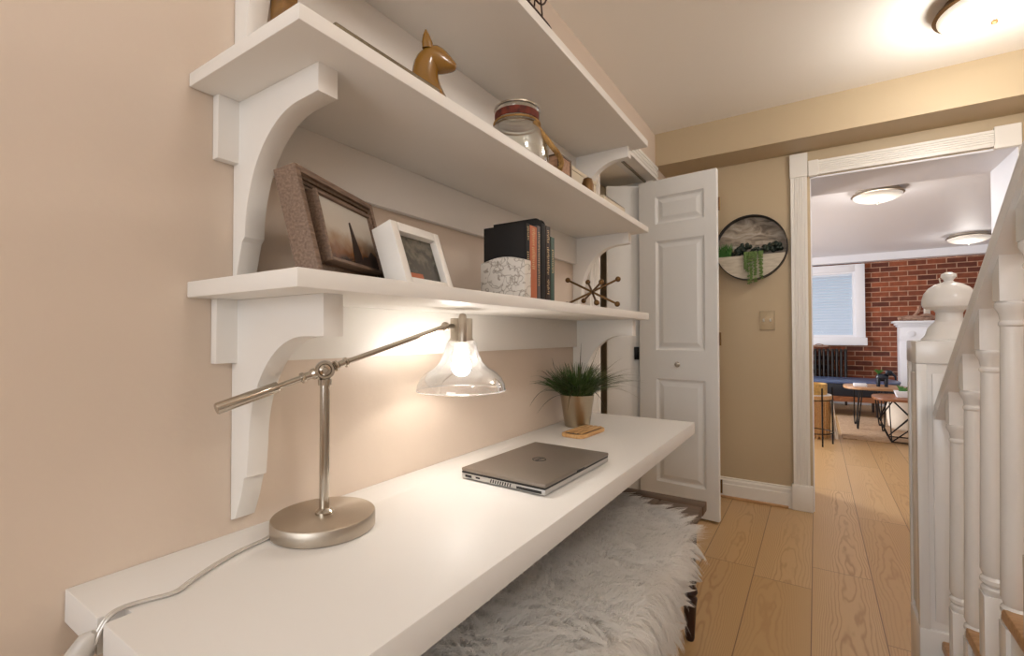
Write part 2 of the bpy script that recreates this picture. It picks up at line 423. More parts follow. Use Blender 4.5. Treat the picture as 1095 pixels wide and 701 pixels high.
wb = MB().box(-.1, .2, -2.6, -2.5, 0, ZC).box(1.8, XR, -2.6, -2.5, 0, ZC).box(.2, 1.8, -2.6, -2.5, 0, .65).box(.2, 1.8, -2.6, -2.5, 2.25, ZC)
struct(wb.build('wall_back', M['wall'], smooth=False))
struct(MB().box(0, XR, 3.14, YF, 2.20, ZC).build('trim_soffit', M['hall_far'], smooth=False), 'dropped soffit over the opening')
# closet behind the bifold door
cl = MB().box(-.43, -.33, 2.0, 3.2, 0, 2.2).box(-.33, -.10, 1.99, 2.09, 0, 2.2)
struct(cl.build('wall_closet', M['hall_far'], smooth=False))
struct(MB().box(-.33, -.10, 3.10, 3.20, 0, 2.2).build('wall_closet_end', M['door'], smooth=False))
struct(MB().box(-.33, -.10, 2.09, 3.10, 2.10, 2.2).build('ceiling_closet', M['ceil'], smooth=False))
# living room shell
XL2, XR2, ZL = -2.5, 4.2, 2.30
struct(MB().box(XL2, XR2, 3.83, 9.1, ZL, ZL+.1).build('ceiling_living', M['cool'], smooth=False), 'white living room ceiling')
wx0, wx1, wz0, wz1 = .62, 1.41, 1.04, 2.06
bw = MB().box(XL2, wx0, 9, 9.2, 0, ZL).box(wx1, XR2, 9, 9.2, 0, ZL).box(wx0, wx1, 9, 9.2, 0, wz0).box(wx0, wx1, 9, 9.2, wz1, ZL)
struct(bw.build('wall_brick', M['brick'], smooth=False), 'red brick wall at the far end of the living room')
struct(MB().box(XL2, XR2, 8.84, 9, 2.19, ZL).build('trim_beam', M['cool'], smooth=False), 'white beam along the brick wall')
struct(MB().box(XR2, XR2+.1, 3.83, 9.1, 0, ZL).build('wall_living_right', M['cool'], smooth=False))
struct(MB().box(XL2-.1, XL2, 3.83, 9.1, 0, ZL).build('wall_living_left', M['cool'], smooth=False))
wn = MB().box(XL2, -.1, 3.73, 3.83, 0, ZL).box(XR, XR2, 3.73, 3.83, 0, ZL)
struct(wn.build('wall_living_near', M['cool'], smooth=False))
# white lining of the thick opening
ln = MB().box(.87, .875, YF, 3.84, 0, 2.04).box(1.765, 1.77, YF, 3.84, 0, 2.04).box(.87, 1.77, YF, 3.84, 2.03, 2.04)
struct(ln.build('trim_lining', M['cool'], smooth=False), 'white lining of the opening')
# fluted casings
def flute_profile(w_, d, n):
    pts = [(0, 0), (0, d)]; m_ = .012; fw_ = (w_-2*m_)/n
    for i in range(n):
        a = m_+i*fw_
        pts += [(a+fw_*.18, d), (a+fw_*.3, d-.005), (a+fw_*.7, d-.005), (a+fw_*.82, d)]
    return pts+[(w_, d), (w_, 0)]
cas = MB().prism([(.768+a, YF-b) for a, b in flute_profile(.087, .024, 5)], 'z', .155, 2.045)
cas.box(.764, .859, YF-.028, YF, 2.045, 2.19, .003)
struct(cas.build('trim_1', M['trim'], smooth=False), 'fluted white casing left of the opening')
pl = MB().box(.758, .868, YF-.034, YF, 0, .155, .004)
struct(pl.build('trim_2', M['trim']), 'plinth block under the fluted casing')
hc = MB().prism([(YF-b, 2.045+a) for a, b in flute_profile(.085, .024, 5)], 'x', .915, 1.675)
hc.box(.862, .915, YF-.028, YF, 2.04, 2.135, .003).box(1.675, 1.775, YF-.03, YF, 2.03, 2.145, .003)
struct(hc.build('trim_3', M['trim'], smooth=False), 'fluted head casing over the opening')
cr = MB().prism([(1.772+a, YF-b) for a, b in flute_profile(.087, .024, 5)], 'z', 0, 2.03)
struct(cr.build('trim_4', M['trim'], smooth=False))
bbp = [(0, 0), (-.018, 0), (-.018, .088), (-.013, .093), (-.013, .113), (-.007, .122), (-.007, .130), (0, .133)]
struct(MB().prism([(YF+a, b) for a, b in bbp], 'x', 0, .758).build('baseboard_far', M['trim'], smooth=False), 'stepped white baseboard')
struct(MB().box(0, .74, YF-.032, YF-.018, 0, .016, .004).build('trim_5', M['tread'], smooth=False), 'oak quarter round at the baseboard')
struct(MB().prism([(-a, b) for a, b in bbp], 'y', -2.5, 2.0).build('baseboard_left', M['trim'], smooth=False))
struct(MB().box(XL2, XR2, 8.98, 9, 0, .13).build('baseboard_living', M['cool'], smooth=False))
# closet casing and header
cc = MB().prism([(b, 2.0+a) for a, b in flute_profile(.125, .022, 4)], 'z', 0, 2.10)
struct(cc.build('trim_6', M['white'], smooth=False), 'white casing beside the closet')
ch = MB().prism([(b, 2.095+a) for a, b in flute_profile(.09, .022, 3)], 'y', 2.0, 3.135)
struct(ch.build('trim_7', M['white'], smooth=False), 'white casing over the closet')
struct(MB().box(-.10, 0, 2.125, 2.13, 0, 2.1).box(-.1, 0, 2.13, 3.09, 2.095, 2.1).box(-.1, 0, 3.085, 3.09, 0, 2.1).build('trim_8', M['white'], smooth=False))
tk = MB().box(-.056, -.044, 2.14, 3.08, 2.085, 2.0955)
struct(tk.build('trim_track', M['bronze'], smooth=False), 'dark metal bifold track')

# ---- bifold closet door
dr = thing('door_1', 'white raised-panel bifold closet door standing folded open', 'door', (.19, 2.90, .012)); dr['kind'] = 'structure'
def door_leaf(w_, h_, t_, pan, side):
    b = MB(); e = .0; m0, m1 = .108, w_-.07
    rows = [0]+[z for p_ in pan for z in p_]+[h_]
    b.box(0, m0, 0, t_, 0, h_, .002).box(m1, w_, 0, t_, 0, h_, .002)
    for i in range(0, len(rows), 2): b.box(m0-.003, m1+.003, 0, t_, rows[i], rows[i+1])
    for z0, z1 in pan:
        b.box(m0-.002, m1+.002, .012, t_-.012, z0-.002, z1+.002)
        for yf, s_ in ((0, 1), (t_, -1)):
            def ring(ins, dep): return [Vector((x, yf+s_*dep, z)) for x, z in ((m0+ins, z0+ins), (m1-ins, z0+ins), (m1-ins, z1-ins), (m0+ins, z1-ins))]
            A, B, C_ = ring(-.001, 0), ring(.014, .0125), ring(.02, .0125)
            D = ring(.044, .003)
            for P0, P1 in ((A, B), (B, C_), (C_, D)):
                for i in range(4):
                    j = (i+1) % 4; b.face([P0[i], P0[j], P1[j], P1[i]])
            b.face(D)
    return b
pan = [(.170, .795), (.970, 1.640), (1.745, 1.915)]
lm = door_leaf(.468, 2.018, .033, pan, 1)
leaf = lm.build('leaf', M['door'], dr, world=False, ang=20)
a0 = math.atan2(2.876-2.923, .425+.043)
leaf.location = (-.043-.19, 2.923-2.90, 0); leaf.rotation_euler = (0, 0, a0)
l2 = door_leaf(.468, 2.018, .033, pan, -1)
leaf2 = l2.build('leaf', M['door'], dr, world=False, ang=20)
leaf2.location = (-.043-.19, 3.035-2.90, 0); leaf2.rotation_euler = (0, 0, math.atan2(2.918-3.035, .468))
kb = MB().lathe([(.006, 0), (.006, .012), (.013, .018), (.016, .026), (.012, .034), (0, .036)], (.245, 0, .886), 20, (0, -1, 0))
k_ = kb.build('knob', M['nickel'], leaf, world=False)
for z in (.16, 1.0, 1.78):
    MB().lathe([(.006, 0), (.006, .075)], (.472, .034, z), 12).build('hinge', M['brassdark'], leaf, world=False)
d2 = bpy.data.objects.new('door_2', None); COL.objects.link(d2); d2.location = (-.128, 2.918, .012); struct(d2, 'white narrow closet panel standing ajar behind the bifold door'); d2.rotation_euler = (0, 0, math.atan2(.134, .207))
MB().box(-.122, .122, 0, .024, 0, 2.02, .002).build('panel', M['door'], d2, world=False)
MB().box(.050, .080, -.012, .001, .905, .985, .003).box(.056, .074, -.020, -.011, .92, .97, .002).build('latch', M['darkmetal'], d2, world=False)

# ---- window in the brick wall
wi = bpy.data.objects.new('window_1', None); COL.objects.link(wi); wi.location = ((wx0+wx1)/2, 8.95, wz0); struct(wi, 'white framed window with closed blinds in the brick wall')
fr = MB().box(.50, .6195, 8.94, 9, 1.035, 2.17, .004).box(1.4105, 1.53, 8.94, 9, 1.035, 2.17, .004).box(.6195, 1.4105, 8.942, 9, 2.06, 2.17, .004).box(.48, 1.55, 8.90, 9, .915, 1.0345, .006)
fr.box(.62, .655, 8.97, 9.1, 1.0352, 2.0598).box(1.375, 1.41, 8.97, 9.1, 1.0352, 2.0598).box(.655, 1.375, 8.97, 9.1, 1.0352, 1.075).box(.655, 1.375, 8.97, 9.1, 2.03, 2.0598)
fr.build('window_frame', M['cool'], wi)
MB().box(.65, 1.38, 9.09, 9.10, 1.04, 2.06).build('pane', M['jar'], wi)
bl = MB()
for i in range(21):
    z = 1.095+i*.0445; bl.box(.66, 1.37, 9.002, 9.054, z-.0012, z+.0012, rot=Matrix.Rotation(R(51), 3, 'X'))
bl.box(.66, 1.37, 9.0, 9.045, 2.0, 2.035)
bl.build('window_blind', M['blind'], wi, smooth=False)
# added hall window opening behind and living side fill have no frames, out of view

# ================================================================== SHELVES
XFS, YL, YR_ = .3165, .3646, 1.9228
def bracket_profile(zt, foot, tipd, xt, legx):
    # in (x, z): hangs below zt; tip at xt, concave quarter sweep down to a thin leg, stepped tapered foot
    p = [(0, zt), (xt, zt), (xt, zt-tipd)]
    x1, z1 = xt-.045, zt-tipd-.002
    hgt = .20
    for i in range(1, 19):
        t = i/18*PI/2
        p.append((legx+(x1-legx)*(1-math.sin(t)), z1-hgt*(1-math.cos(t))))
    p += [(legx-.004, foot+.075), (legx-.009, foot+.071), (.012, foot+.002), (0, foot)]
    return p
def bracket_profile_low(zt, foot, tipd, xt, legx):
    p = [(0, zt), (xt, zt), (xt, zt-tipd)]
    x1, z1 = xt-.05, zt-tipd
    for i in range(0, 19):
        t = i/18*PI/2
        p.append((legx+.006+(x1-legx-.006)*(1-math.sin(t)), z1-.19*(1-math.cos(t))))
    p += [(legx, foot+.085), (legx-.008, foot+.082), (.034, foot+.045), (.016, foot+.006), (0, foot)]
    return p
def wall_shelf(z0, z1, label, prof, led):
    t = thing('wall_shelf', label, 'shelf', (0, (YL+YR_)/2, z0), 0, 'white bracketed wall shelves')
    MB().box(.001, XFS, YL, YR_, z0, z1, .002).build('board', M['white'], t)
    MB().box(.001, .020, YL+.038, 1.885, led, z0, .001).build('ledger', M['white'], t)
    for y in (.438, 1.862):
        pf = [(max(x, .001), z) for x, z in prof]
        MB().prism(pf, 'y', y, y+.036, .0015).build('bracket', M['white'], t, ang=30)
    return t
wall_shelf(1.135, 1.1619, 'lowest white wall shelf, holding picture frames and books above the lamp', bracket_profile_low(1.135, .738, .066, .268, .054), 1.022)
wall_shelf(1.4932, 1.5165, 'middle white wall shelf, holding amber animal head and glass jar', bracket_profile(1.4932, 1.168, .045, .252, .042), 1.381)
wall_shelf(1.8486, 1.8755, 'topmost white wall shelf, holding a dark wire ornament', bracket_profile(1.8486, 1.523, .045, .252, .042), 1.738)

# ================================================================== DESK
DZ0, DZ1 = .668, .715
dk = thing('wall_desk', 'long white wall-mounted desk slab below the shelves', 'desk', (.235, 1.12, DZ0))
dpts = [(.001, .2165), (.128, .2165), (.128, .245), (.148, .245), (.148, .2165), (.47, .2165), (.47, 2.0247), (.001, 2.0247)]
MB().prism(dpts, 'z', DZ0, DZ1, .0015).build('desk_top', M['desk'], dk, ang=30)
for y in (.5, 1.9):
    b = MB().prism([(.001, DZ0), (.42, DZ0), (.42, DZ0-.03), (.05, DZ0-.22), (.001, DZ0-.22)], 'y', y, y+.036, .001)
    b.build('support_bracket', M['white'], dk, ang=30)

# ================================================================== DESK LAMP
LX, LY = .122, .545
lp = thing('desk_lamp', 'brushed nickel desk lamp with clear glass shade, lit on the desk', 'lamp', (LX, LY, DZ1))
MB().lathe([(.088, 0), (.091, .002), (.091, .0245), (.0895, .027), (0, .027)], (LX, LY, DZ1), 64).build('base', M['nickel'], lp)
pz = 1.007
MB().lathe([(.016, 0), (.016, .004), (.012, .008), (.0088, .010), (.0088, pz-DZ1-.027-.028), (.012, pz-DZ1-.027-.028), (.0125, pz-DZ1-.027-.018), (.008, pz-DZ1-.027-.014), (.008, pz-DZ1-.03)], (LX, LY, DZ1+.027), 24).build('pole', M['chrome'], lp)
jt = MB().lathe([(0, -.012), (.014, -.012), (.0175, -.009), (.0175, .006), (.0155, .009), (.0155, .010), (.012, .010), (.010, .007), (.006, .008), (.005, .013), (0, .014)], (LX, LY, pz), 28, (.83, -.55, 0))
jt.build('pivot_joint', M['chrome'], lp)
ad = Vector((.041, .283, .083)).normalized(); J = Vector((LX, LY, pz))
am = MB().tube([J+ad*.016, J+ad*.305], .0055, 14)
am.lathe([(.006, 0), (.0105, .002), (.0105, .006), (.007, .010), (.007, .022), (.010, .024), (.010, .027), (.006, .03)], J+ad*.018, 18, ad)
am.lathe([(.006, 0), (.0105, .002), (.0105, .006), (.007, .010), (.007, .022), (.010, .024), (.010, .027), (.006, .03)], J-ad*.018, 18, -ad)
am.tube([J-ad*.016, J-ad*.10], .0055, 14)
am.build('arm', M['chrome'], lp)
MB().lathe([(.006, 0), (.0095, .001), (.0095, .096), (.0085, .098), (0, .098)], J-ad*.088, 20, -ad).build('counterweight', M['chrome'], lp)
HX, HY = .165, .893
hd = MB().lathe([(0, 1.112), (.0255, 1.112), (.027, 1.110), (.027, 1.064), (.030, 1.060), (.030, 1.054), (0, 1.054)][::-1], (HX, HY, 0), 28)
hd.lathe([(.009, 1.056), (.0095, 1.116), (.007, 1.122), (0, 1.124)], (HX+.021, HY-.021, 0), 16)
e_ = J+ad*.305
hd.sphere(e_, .0105); hd.tube([e_, (HX-.003, HY-.02, e_.z+.002)], .005, 10)
hd.build('socket', M['nickel'], lp)
gl = [(.029, 1.060), (.037, 1.054), (.0385, 1.044), (.042, 1.028), (.052, 1.006), (.066, .992), (.085, .981), (.098, .968), (.106, .952), (.108, .939)]
gi = [(r-.0022, z) for r, z in gl][::-1]
tilt = Matrix.Rotation(R(-3), 4, 'Y')
sh = MB().lathe(gl+gi+[gl[0]], (HX, HY, 0), 56, cap=False)
for v in sh.bm.verts:
    pass
so = sh.build('lamp_shade', M['glass'], lp, ang=60)
MB().tube([(HX+.1075*math.cos(2*PI*i/56), HY+.1075*math.sin(2*PI*i/56), .9385) for i in range(56)], .0016, 8, closed=True).build('shade_rim', M['glassrim'], lp)
bb = MB().lathe([(0, .972), (.010, .9735), (.018, .979), (.0225, .988), (.0235, .997), (.0215, 1.008), (.016, 1.018), (.012, 1.026), (.011, 1.030)], (HX, HY, 0), 28)
bo = bb.build('bulb', M['bulb'], lp)
MB().lathe([(.012, 1.028), (.013, 1.034), (.017, 1.037), (.019, 1.056), (0, 1.056)], (HX, HY, 0), 22).build('bulb_collar', M['bulbneck'], lp)
cp = smooth_path([(LX-.075, LY-.055, .722), (.081, .465, .719), (.092, .41, .7185), (.108, .365, .7185), (.132, .318, .7185), (.146, .293, .7185), (.138, .268, .7185), (.132, .244, .719), (.137, .225, .718), (.137, .214, .703), (.137, .209, .69)], 6)
c1 = MB().tube(cp, .0023, 8); c1.tube([p+Vector((.003, .0022, 0)) for p in cp], .0023, 8)
cdo = c1.build('cord', M['cord'], lp)
swp = [(.137, .211, .704), (.134, .206, .697), (.125, .200, .678), (.111, .193, .648), (.103, .189, .630), (.100, .187, .620)]
sw = MB().tube(swp, [.004, .011, .0145, .0145, .011, .004], 14)
sw.box(.112, .130, .178, .184, .648, .664, .002)
sw.build('cord_switch', M['switchgrey'], lp)
MB().tube([(.100, .187, .622), (.092, .183, .55), (.06, .17, .3), (.04, .16, .08)], .0025, 8).build('cord', M['cord'], lp)

# ================================================================== LAPTOP
lt = thing('laptop', 'closed grey laptop lying on the white desk', 'laptop', (.274, 1.083, DZ1), R(-2.0))
HXl, HYl = .121, .172
b_ = MB().box(-HXl, HXl, -HYl, HYl, .003, .0165, .004)
for sx in (-1, 1):
    for sy in (-1, 1): b_.box(sx*(HXl-.02)-.008, sx*(HXl-.02)+.008, sy*(HYl-.02)-.008, sy*(HYl-.02)+.008, 0, .006)
base_l = b_.build('chassis', M['laptopside'], lt, world=False)
MB().box(-HXl+.001, HXl-.001, -HYl+.001, HYl-.001, .0155, .0195).build('gasket', M['black'], lt, world=False)
lid = MB().box(-HXl, HXl+.001, -HYl, HYl, .0195, .0285, .003).build('lid', M['laptop'], lt, world=False)
e1 = MB().tube([(.0175*math.cos(a), .0175*math.sin(a), 0.0288) for a in [2*PI*i/36 for i in range(36)]], .0011, 6, closed=True)
e1.build('emblem', M['black'], lid, world=False)
pt = MB()
for i in range(9): pt.box(-.030+i*.007, -.027+i*.007, -HYl-.0006, -HYl+.002, .006, .0140, rot=Matrix.Rotation(R(18), 3, 'Y'))
pt.build('vent_grille', M['black'], base_l, world=False)
for q in ((-.108, -.088, .007, .013), (-.075, -.062, .0085, .0125), (.045, .112, .006, .012)):
    MB().box(q[0], q[1], -HYl-.0006, -HYl+.002, q[2], q[3]).build('port', M['black'], base_l, world=False)
MB().box(HXl-.001, HXl+.002, -.02, .02, .019, .024, .0005).build('latch', M['black'], lid, world=False)
# lettering across the lid's round badge
fc = bpy.data.curves.new('badge_letters', 'FONT'); fc.body = 'DELL'; fc.size = .0125; fc.align_x = 'CENTER'; fc.align_y = 'CENTER'; fc.extrude = .0003
fo = bpy.data.objects.new('badge_letters_curve', fc); COL.objects.link(fo)
bpy.context.view_layer.update()
fm = bpy.data.meshes.new_from_object(fo.evaluated_get(bpy.context.evaluated_depsgraph_get())); bpy.data.objects.remove(fo)
fm.transform(Matrix.Translation((0, 0, .0290)) @ Matrix.Rotation(R(90), 4, 'Z')); fm.materials.clear(); fm.materials.append(M['black'])
fl = bpy.data.objects.new('badge_letters', fm); COL.objects.link(fl); fl.parent = lid

# ================================================================== PLANT, WOODEN DISH
PX, PY = .098, 1.695
pp = thing('potted_grass', 'spiky green grass plant in a tapered metal pot on the desk', 'potted plant', (PX, PY, DZ1))
MB().lathe([(.046, 0), (.049, .002), (.0665, .122), (.0675, .124), (.0655, .124), (.063, .112), (0, .112)], (PX, PY, DZ1), 40).build('pot', M['pot'], pp)
MB().lathe([(.062, .110), (.045, .117), (0, .12)], (PX, PY, DZ1), 24).build('soil', M['soil'], pp)
rg = random.Random(3)
fol = MB()
for i in range(900):
    a = rg.uniform(0, 2*PI); r_ = rg.uniform(0, .05); ln_ = rg.uniform(.06, .165); le = rg.uniform(.25, 1.5)
    p0 = Vector((PX+r_*math.cos(a), PY+r_*math.sin(a), DZ1+.11)); d = Vector((math.cos(a), math.sin(a), 0))
    pts = [p0+d*(ln_*le*t**1.3)+Vector((0, 0, ln_*(t-.35*le*t*t))) for t in (0, .3, .6, .85, 1)]
    for p in pts: p.x = max(p.x, .024)
    fol.blade(pts, rg.uniform(.0014, .0028), Vector((-d.y, d.x, .3)).cross(Vector((0, 0, 1)))+Vector((0, 0, .6)))
fol.build('foliage', M['leaf'], pp)
fl2 = MB()
def long_blade(a, ln_, out, droop, wd=.0027):
    if R(228) < a < R(300): out *= 1.45; ln_ *= 1.1
    elif a < R(60): out *= 1.12; ln_ *= 1.1
    d = Vector((math.cos(a), math.sin(a), 0)); p0 = Vector((PX+.02*d.x, PY+.02*d.y, DZ1+.115))
    pts = []
    for i in range(13):
        t = i/12; q = p0+d*(out*t)+Vector((0, 0, ln_*t-droop*t**2.4)); q.x = max(q.x, .024); pts.append(q)
    fl2.blade(pts, wd, Vector((0, 0, 1)).cross(d).cross(d)+Vector((0, .01, .3)))
rad_r = math.radians
for a, ln_, out, dr_ in ((95, .22, .03, .01), (60, .215, .085, .02), (215, .19, .10, .03), (235, .20, .15, .11), (250, .17, .16, .10), (262, .13, .17, .12), (245, .10, .17, .13), (275, .15, .14, .03), (255, .06, .14, .11),
                         (45, .18, .16, .05), (35, .17, .19, .08), (25, .16, .20, .10), (15, .14, .22, .10), (30, .13, .21, .12), (52, .19, .20, .16), (10, .13, .16, .12), (5, .11, .20, .12), (70, .20, .14, .05), (65, .14, .19, .11), (330, .12, .17, .16), (350, .16, .17, .10), (300, .14, .12, .12), (80, .15, .17, .13), (285, .11, .12, .15)):
    long_blade(R(a), ln_*rg.uniform(.95, 1.05), out, dr_)
fl2.build('long_blades', M['leafdry'], pp)

ds = thing('slatted_dish', 'small tan wooden slatted dish on the desk before the metal pot', 'dish', (.180, 1.575, DZ1), R(-4))
pts = []
for cx, cy, a in ((.020, .07, 0), (-.020, .07, 90), (-.020, -.07, 180), (.020, -.07, 270)): pts += arc(cx, cy, .026, a, a+90, 6)
d1 = MB().prism(pts, 'z', .0, .013, .003); d1.build('dish', M['tanwood'], ds, world=False)
ip = [(x*.80, y*.90) for x, y in pts]
MB().prism(ip, 'z', .0128, .0136).build('groove_bed', M['legwood'], ds, world=False)
for x in (-.027, -.009, .009, .027):
    MB().box(x-.0062, x+.0062, -.078, .078, .0134, .018, .0015).build('slat', M['tanwood'], ds, world=False)

# ================================================================== SHELF A: frames, bookend, books, jack
def framed(name, label, loc, yaw_, lean, w_, h_, d_, border, mf, mi, inner=None, liner=None):
    t = thing(name, label, 'picture frame', loc, yaw_)
    rot = Matrix.Rotation(lean, 4, 'Y'); pd = .0
    def bld(mb, nm, m_, par=t, **k):
        o = mb.build(nm, m_, par, world=False, **k); return o
    # local: x = outwards (depth), y = width, z = up; leaned back about the front bottom edge
    f = MB()
    y0, y1 = 0, w_
    if inner:
        st = .012
        f.box(-d_, 0, y0, y0+st, 0, h_, .001).box(-d_, 0, y1-st, y1, 0, h_, .001).box(-d_, 0, y0+st, y1-st, 0, st, .001).box(-d_, 0, y0+st, y1-st, h_-st, h_, .001)
        f2_ = MB()
        for k, (a, xx) in enumerate(((st, -.006), (st+.006, -.010), (st+.012, -.013))):
            f2_.box(-d_+.002, xx, y0+a, y0+a+.006, a, h_-a).box(-d_+.002, xx, y1-a-.006, y1-a, a, h_-a).box(-d_+.002, xx, y0+a, y1-a, a, a+.006).box(-d_+.002, xx, y0+a, y1-a, h_-a-.006, h_-a)
        a = st+.018; b = border-.006
        f2_.box(-d_+.002, -.016, y0+a, y0+b, a, h_-a).box(-d_+.002, -.016, y1-b, y1-a, a, h_-a).box(-d_+.002, -.016, y0+b, y1-b, a, b).box(-d_+.002, -.016, y0+b, y1-b, h_-b, h_-a)
        lnr = MB(); q = border-.006
        lnr.box(-d_+.004, .006, y0+q, y0+border, q, h_-q, .001).box(-d_+.004, .006, y1-border, y1-q, q, h_-q, .001).box(-d_+.004, .006, y0+border, y1-border, q, border, .001).box(-d_+.004, .006, y0+border, y1-border, h_-border, h_-q, .001)
        for mb in (f, f2_, lnr):
            for v in mb.bm.verts: v.co = rot @ v.co
        bld(f, 'frame', mf); bld(f2_, 'moulding', inner); bld(lnr, 'inner_lip', liner)
    else:
        st = border
        f.box(-d_, 0, y0, y0+st, 0, h_, .0015).box(-d_, 0, y1-st, y1, 0, h_, .0015).box(-d_, 0, y0+st, y1-st, 0, st, .0015).box(-d_, 0, y0+st, y1-st, h_-st, h_, .0015)
        for v in f.bm.verts: v.co = rot @ v.co
        bld(f, 'frame', mf)
    p = MB().box(-d_+.003, -.014 if not inner else 0, border-.002, w_-border+.002, border-.002, h_-border+.002)
    for v in p.bm.verts: v.co = rot @ v.co
    pic = bld(p, 'picture', mi, smooth=False)
    return t, rot, pic
def photo_mat(name, stops, yz=(.19, .20), turb=.12, nscale=25):
    m, nt, p = new_mat(name); N = nt.nodes.new; L = nt.links
    tc = N('ShaderNodeTexCoord'); s = N('ShaderNodeSeparateXYZ'); L.new(tc.outputs['Object'], s.inputs[0])
    n = N('ShaderNodeTexNoise'); n.inputs['Scale'].default_value = nscale; n.inputs['Detail'].default_value = 6; L.new(tc.outputs['Object'], n.inputs['Vector'])
    a = N('ShaderNodeMath'); a.operation = 'DIVIDE'; a.inputs[1].default_value = yz[1]; L.new(s.outputs[2], a.inputs[0])
    b = N('ShaderNodeMath'); b.operation = 'MULTIPLY_ADD'; b.inputs[1].default_value = turb*2; L.new(n.outputs[0], b.inputs[0]); L.new(a.outputs[0], b.inputs[2])
    c = N('ShaderNodeMath'); c.operation = 'SUBTRACT'; c.inputs[1].default_value = turb; L.new(b.outputs[0], c.inputs[0])
    r = N('ShaderNodeValToRGB'); L.new(c.outputs[0], r.inputs[0]); el = r.color_ramp.elements
    while len(el) < len(stops): el.new(.5)
    for e, (pos, cl_) in zip(el, stops): e.position = pos; e.color = rgb(*cl_)
    L.new(r.outputs[0], p.inputs['Base Color']); p.inputs['Roughness'].default_value = .25
    return m
ph1 = photo_mat('hill_photo', [(.2, (40, 26, 18)), (.3, (122, 78, 42)), (.4, (168, 146, 124)), (.5, (200, 192, 180)), (.85, (208, 204, 196))])
ph2 = photo_mat('forest_photo', [(.25, (60, 54, 44)), (.5, (104, 98, 84)), (.8, (70, 66, 56))], turb=.5, nscale=70)
f1, rot1, pc1 = framed('picture_frame', 'large brown wooden picture frame leaning back near the left bracket', (.24, .4534, 1.1622), R(21.8), R(-14.6), .2547, .192, .040, .040, M['greywood'], ph1, M['brownwood'], M['greywood'])
sil = MB()
for poly in ([(.122, .042), (.156, .042), (.152, .066), (.144, .095), (.137, .124), (.132, .122), (.130, .09), (.125, .066)], [(.146, .0415), (.213, .0415), (.213, .066), (.195, .076), (.178, .062), (.160, .060)]):
    pb = MB().prism(poly, 'x', -.0002, .0006)
    tmp = bpy.data.meshes.new('t'); pb.bm.to_mesh(tmp); pb.bm.free(); sil.bm.from_mesh(tmp); bpy.data.meshes.remove(tmp)
for v in sil.bm.verts: v.co = rot1 @ v.co
sil.build('silhouette', M['brownbook'], pc1, world=False)
f2, rot2, pc2 = framed('picture_frame', 'small white box picture frame leaning beside the brown frame', (.27, .6116, 1.1622), R(6.4), R(-19.2), .1527, .133, .048, .019, M['white'], ph2)
rocks = MB().box(-.0145, -.0132, .024, .075, .021, .036, .0004)
for v in rocks.bm.verts: v.co = rot2 @ v.co
rocks.build('red_patch', M['rust'], pc2, world=False)

ss = [(.163, 0), (.163, .094)] + [(.163+(.298-.163)*i/10, .094+.012*math.sin(PI*i/10)) for i in range(1, 10)] + [(.298, .094), (.298, 0)]
bk = MB().prism([(x, 1.1622+z) for x, z in ss], 'y', .972, 1.004, .004)
tag(recenter(bk.build('stone_bookend', M['stone'])), 'pale grey veined stone block with arched top before black book', 'bookend')
def book(label, y0, y1, depth, h, cover, xf=.282, marks=None, rnd=0, band=None):
    t = thing('book', label, 'book', (xf-depth/2, (y0+y1)/2, 1.1622), 0, 'upright books by the stone bookend')
    z0 = 1.1622; c = MB(); th = .0022
    if rnd:
        pf = [(xf, z0), (xf, z0+h-rnd)]+[(xf-rnd+rnd*math.cos(a), z0+h-rnd+rnd*math.sin(a)) for a in [PI/2*i/6 for i in range(1, 7)]]+[(xf-depth, z0+h), (xf-depth, z0)]
        c.prism(pf, 'y', y0, y0+th, .0004); c.prism(pf, 'y', y1-th, y1, .0004)
        c.box(xf-.004, xf, y0, y1, z0, z0+h-rnd*.7, .001)
    else:
        c.box(xf-depth, xf-.001, y0, y0+th, z0, z0+h, .0004).box(xf-depth, xf-.001, y1-th, y1, z0, z0+h, .0004).box(xf-.004, xf, y0, y1, z0, z0+h, .0012)
    c.build('cover', cover, t)
    MB().box(xf-depth+.004, xf-.004, y0+th, y1-th, z0+.003, z0+h-.004-(rnd*.6 if rnd else 0)).build('pages', M['paper'], t)
    if marks:
        mk = MB(); g = random.Random(int(y0*1e4))
        for za, zb in marks:
            z = z0+za*h
            while z < z0+zb*h:
                l_ = g.uniform(.0025, .005); yy = (y0+y1)/2+g.uniform(-.001, .001); wv = (y1-y0)*.24
                mk.box(xf-.0004, xf+.0004, yy-wv*g.uniform(.4, 1), yy+wv*g.uniform(.4, 1), z, z+l_*.55); z += l_+.0012
        mk.build('spine_lettering', M['gilt'], t)
    return t
book('black clothbound book directly behind the stone block', 1.006, 1.024, .132, .193, M['blacksoft'], marks=[(.5, .62), (.78, .96)])
book('rust orange book standing between black and slate books', 1.026, 1.062, .130, .191, M['rust'], marks=[(.42, .7), (.74, .97)], xf=.281)
book('thin slate grey book beside the rust orange one', 1.064, 1.081, .128, .197, M['greycloth'], marks=[(.2, .92)], xf=.281)
book('tallest black book with rounded upper corner', 1.083, 1.106, .155, .222, M['blacksoft'], rnd=.02)
book('dark brown book with pale spine lettering beside green book', 1.108, 1.134, .13, .206, M['brownbook'], marks=[(.1, .3), (.36, .72), (.78, .95)])
book('dark green book at right end of the row', 1.137, 1.158, .125, .180, M['green'], marks=[(.45, .8)])
jk = thing('jack_ornament', 'antique brass jack shaped ornament with ball tips on lowest shelf', 'ornament', (.277, 1.43, 1.1622))
jc = Vector((.277, 1.43, 1.2105))
ax = [-.070*rv+.0385*uv+.03*fwv, .078*rv+.0385*uv-.02*fwv, .0*rv+.036*uv+.075*fwv, .013*rv+.022*uv-.08*fwv]
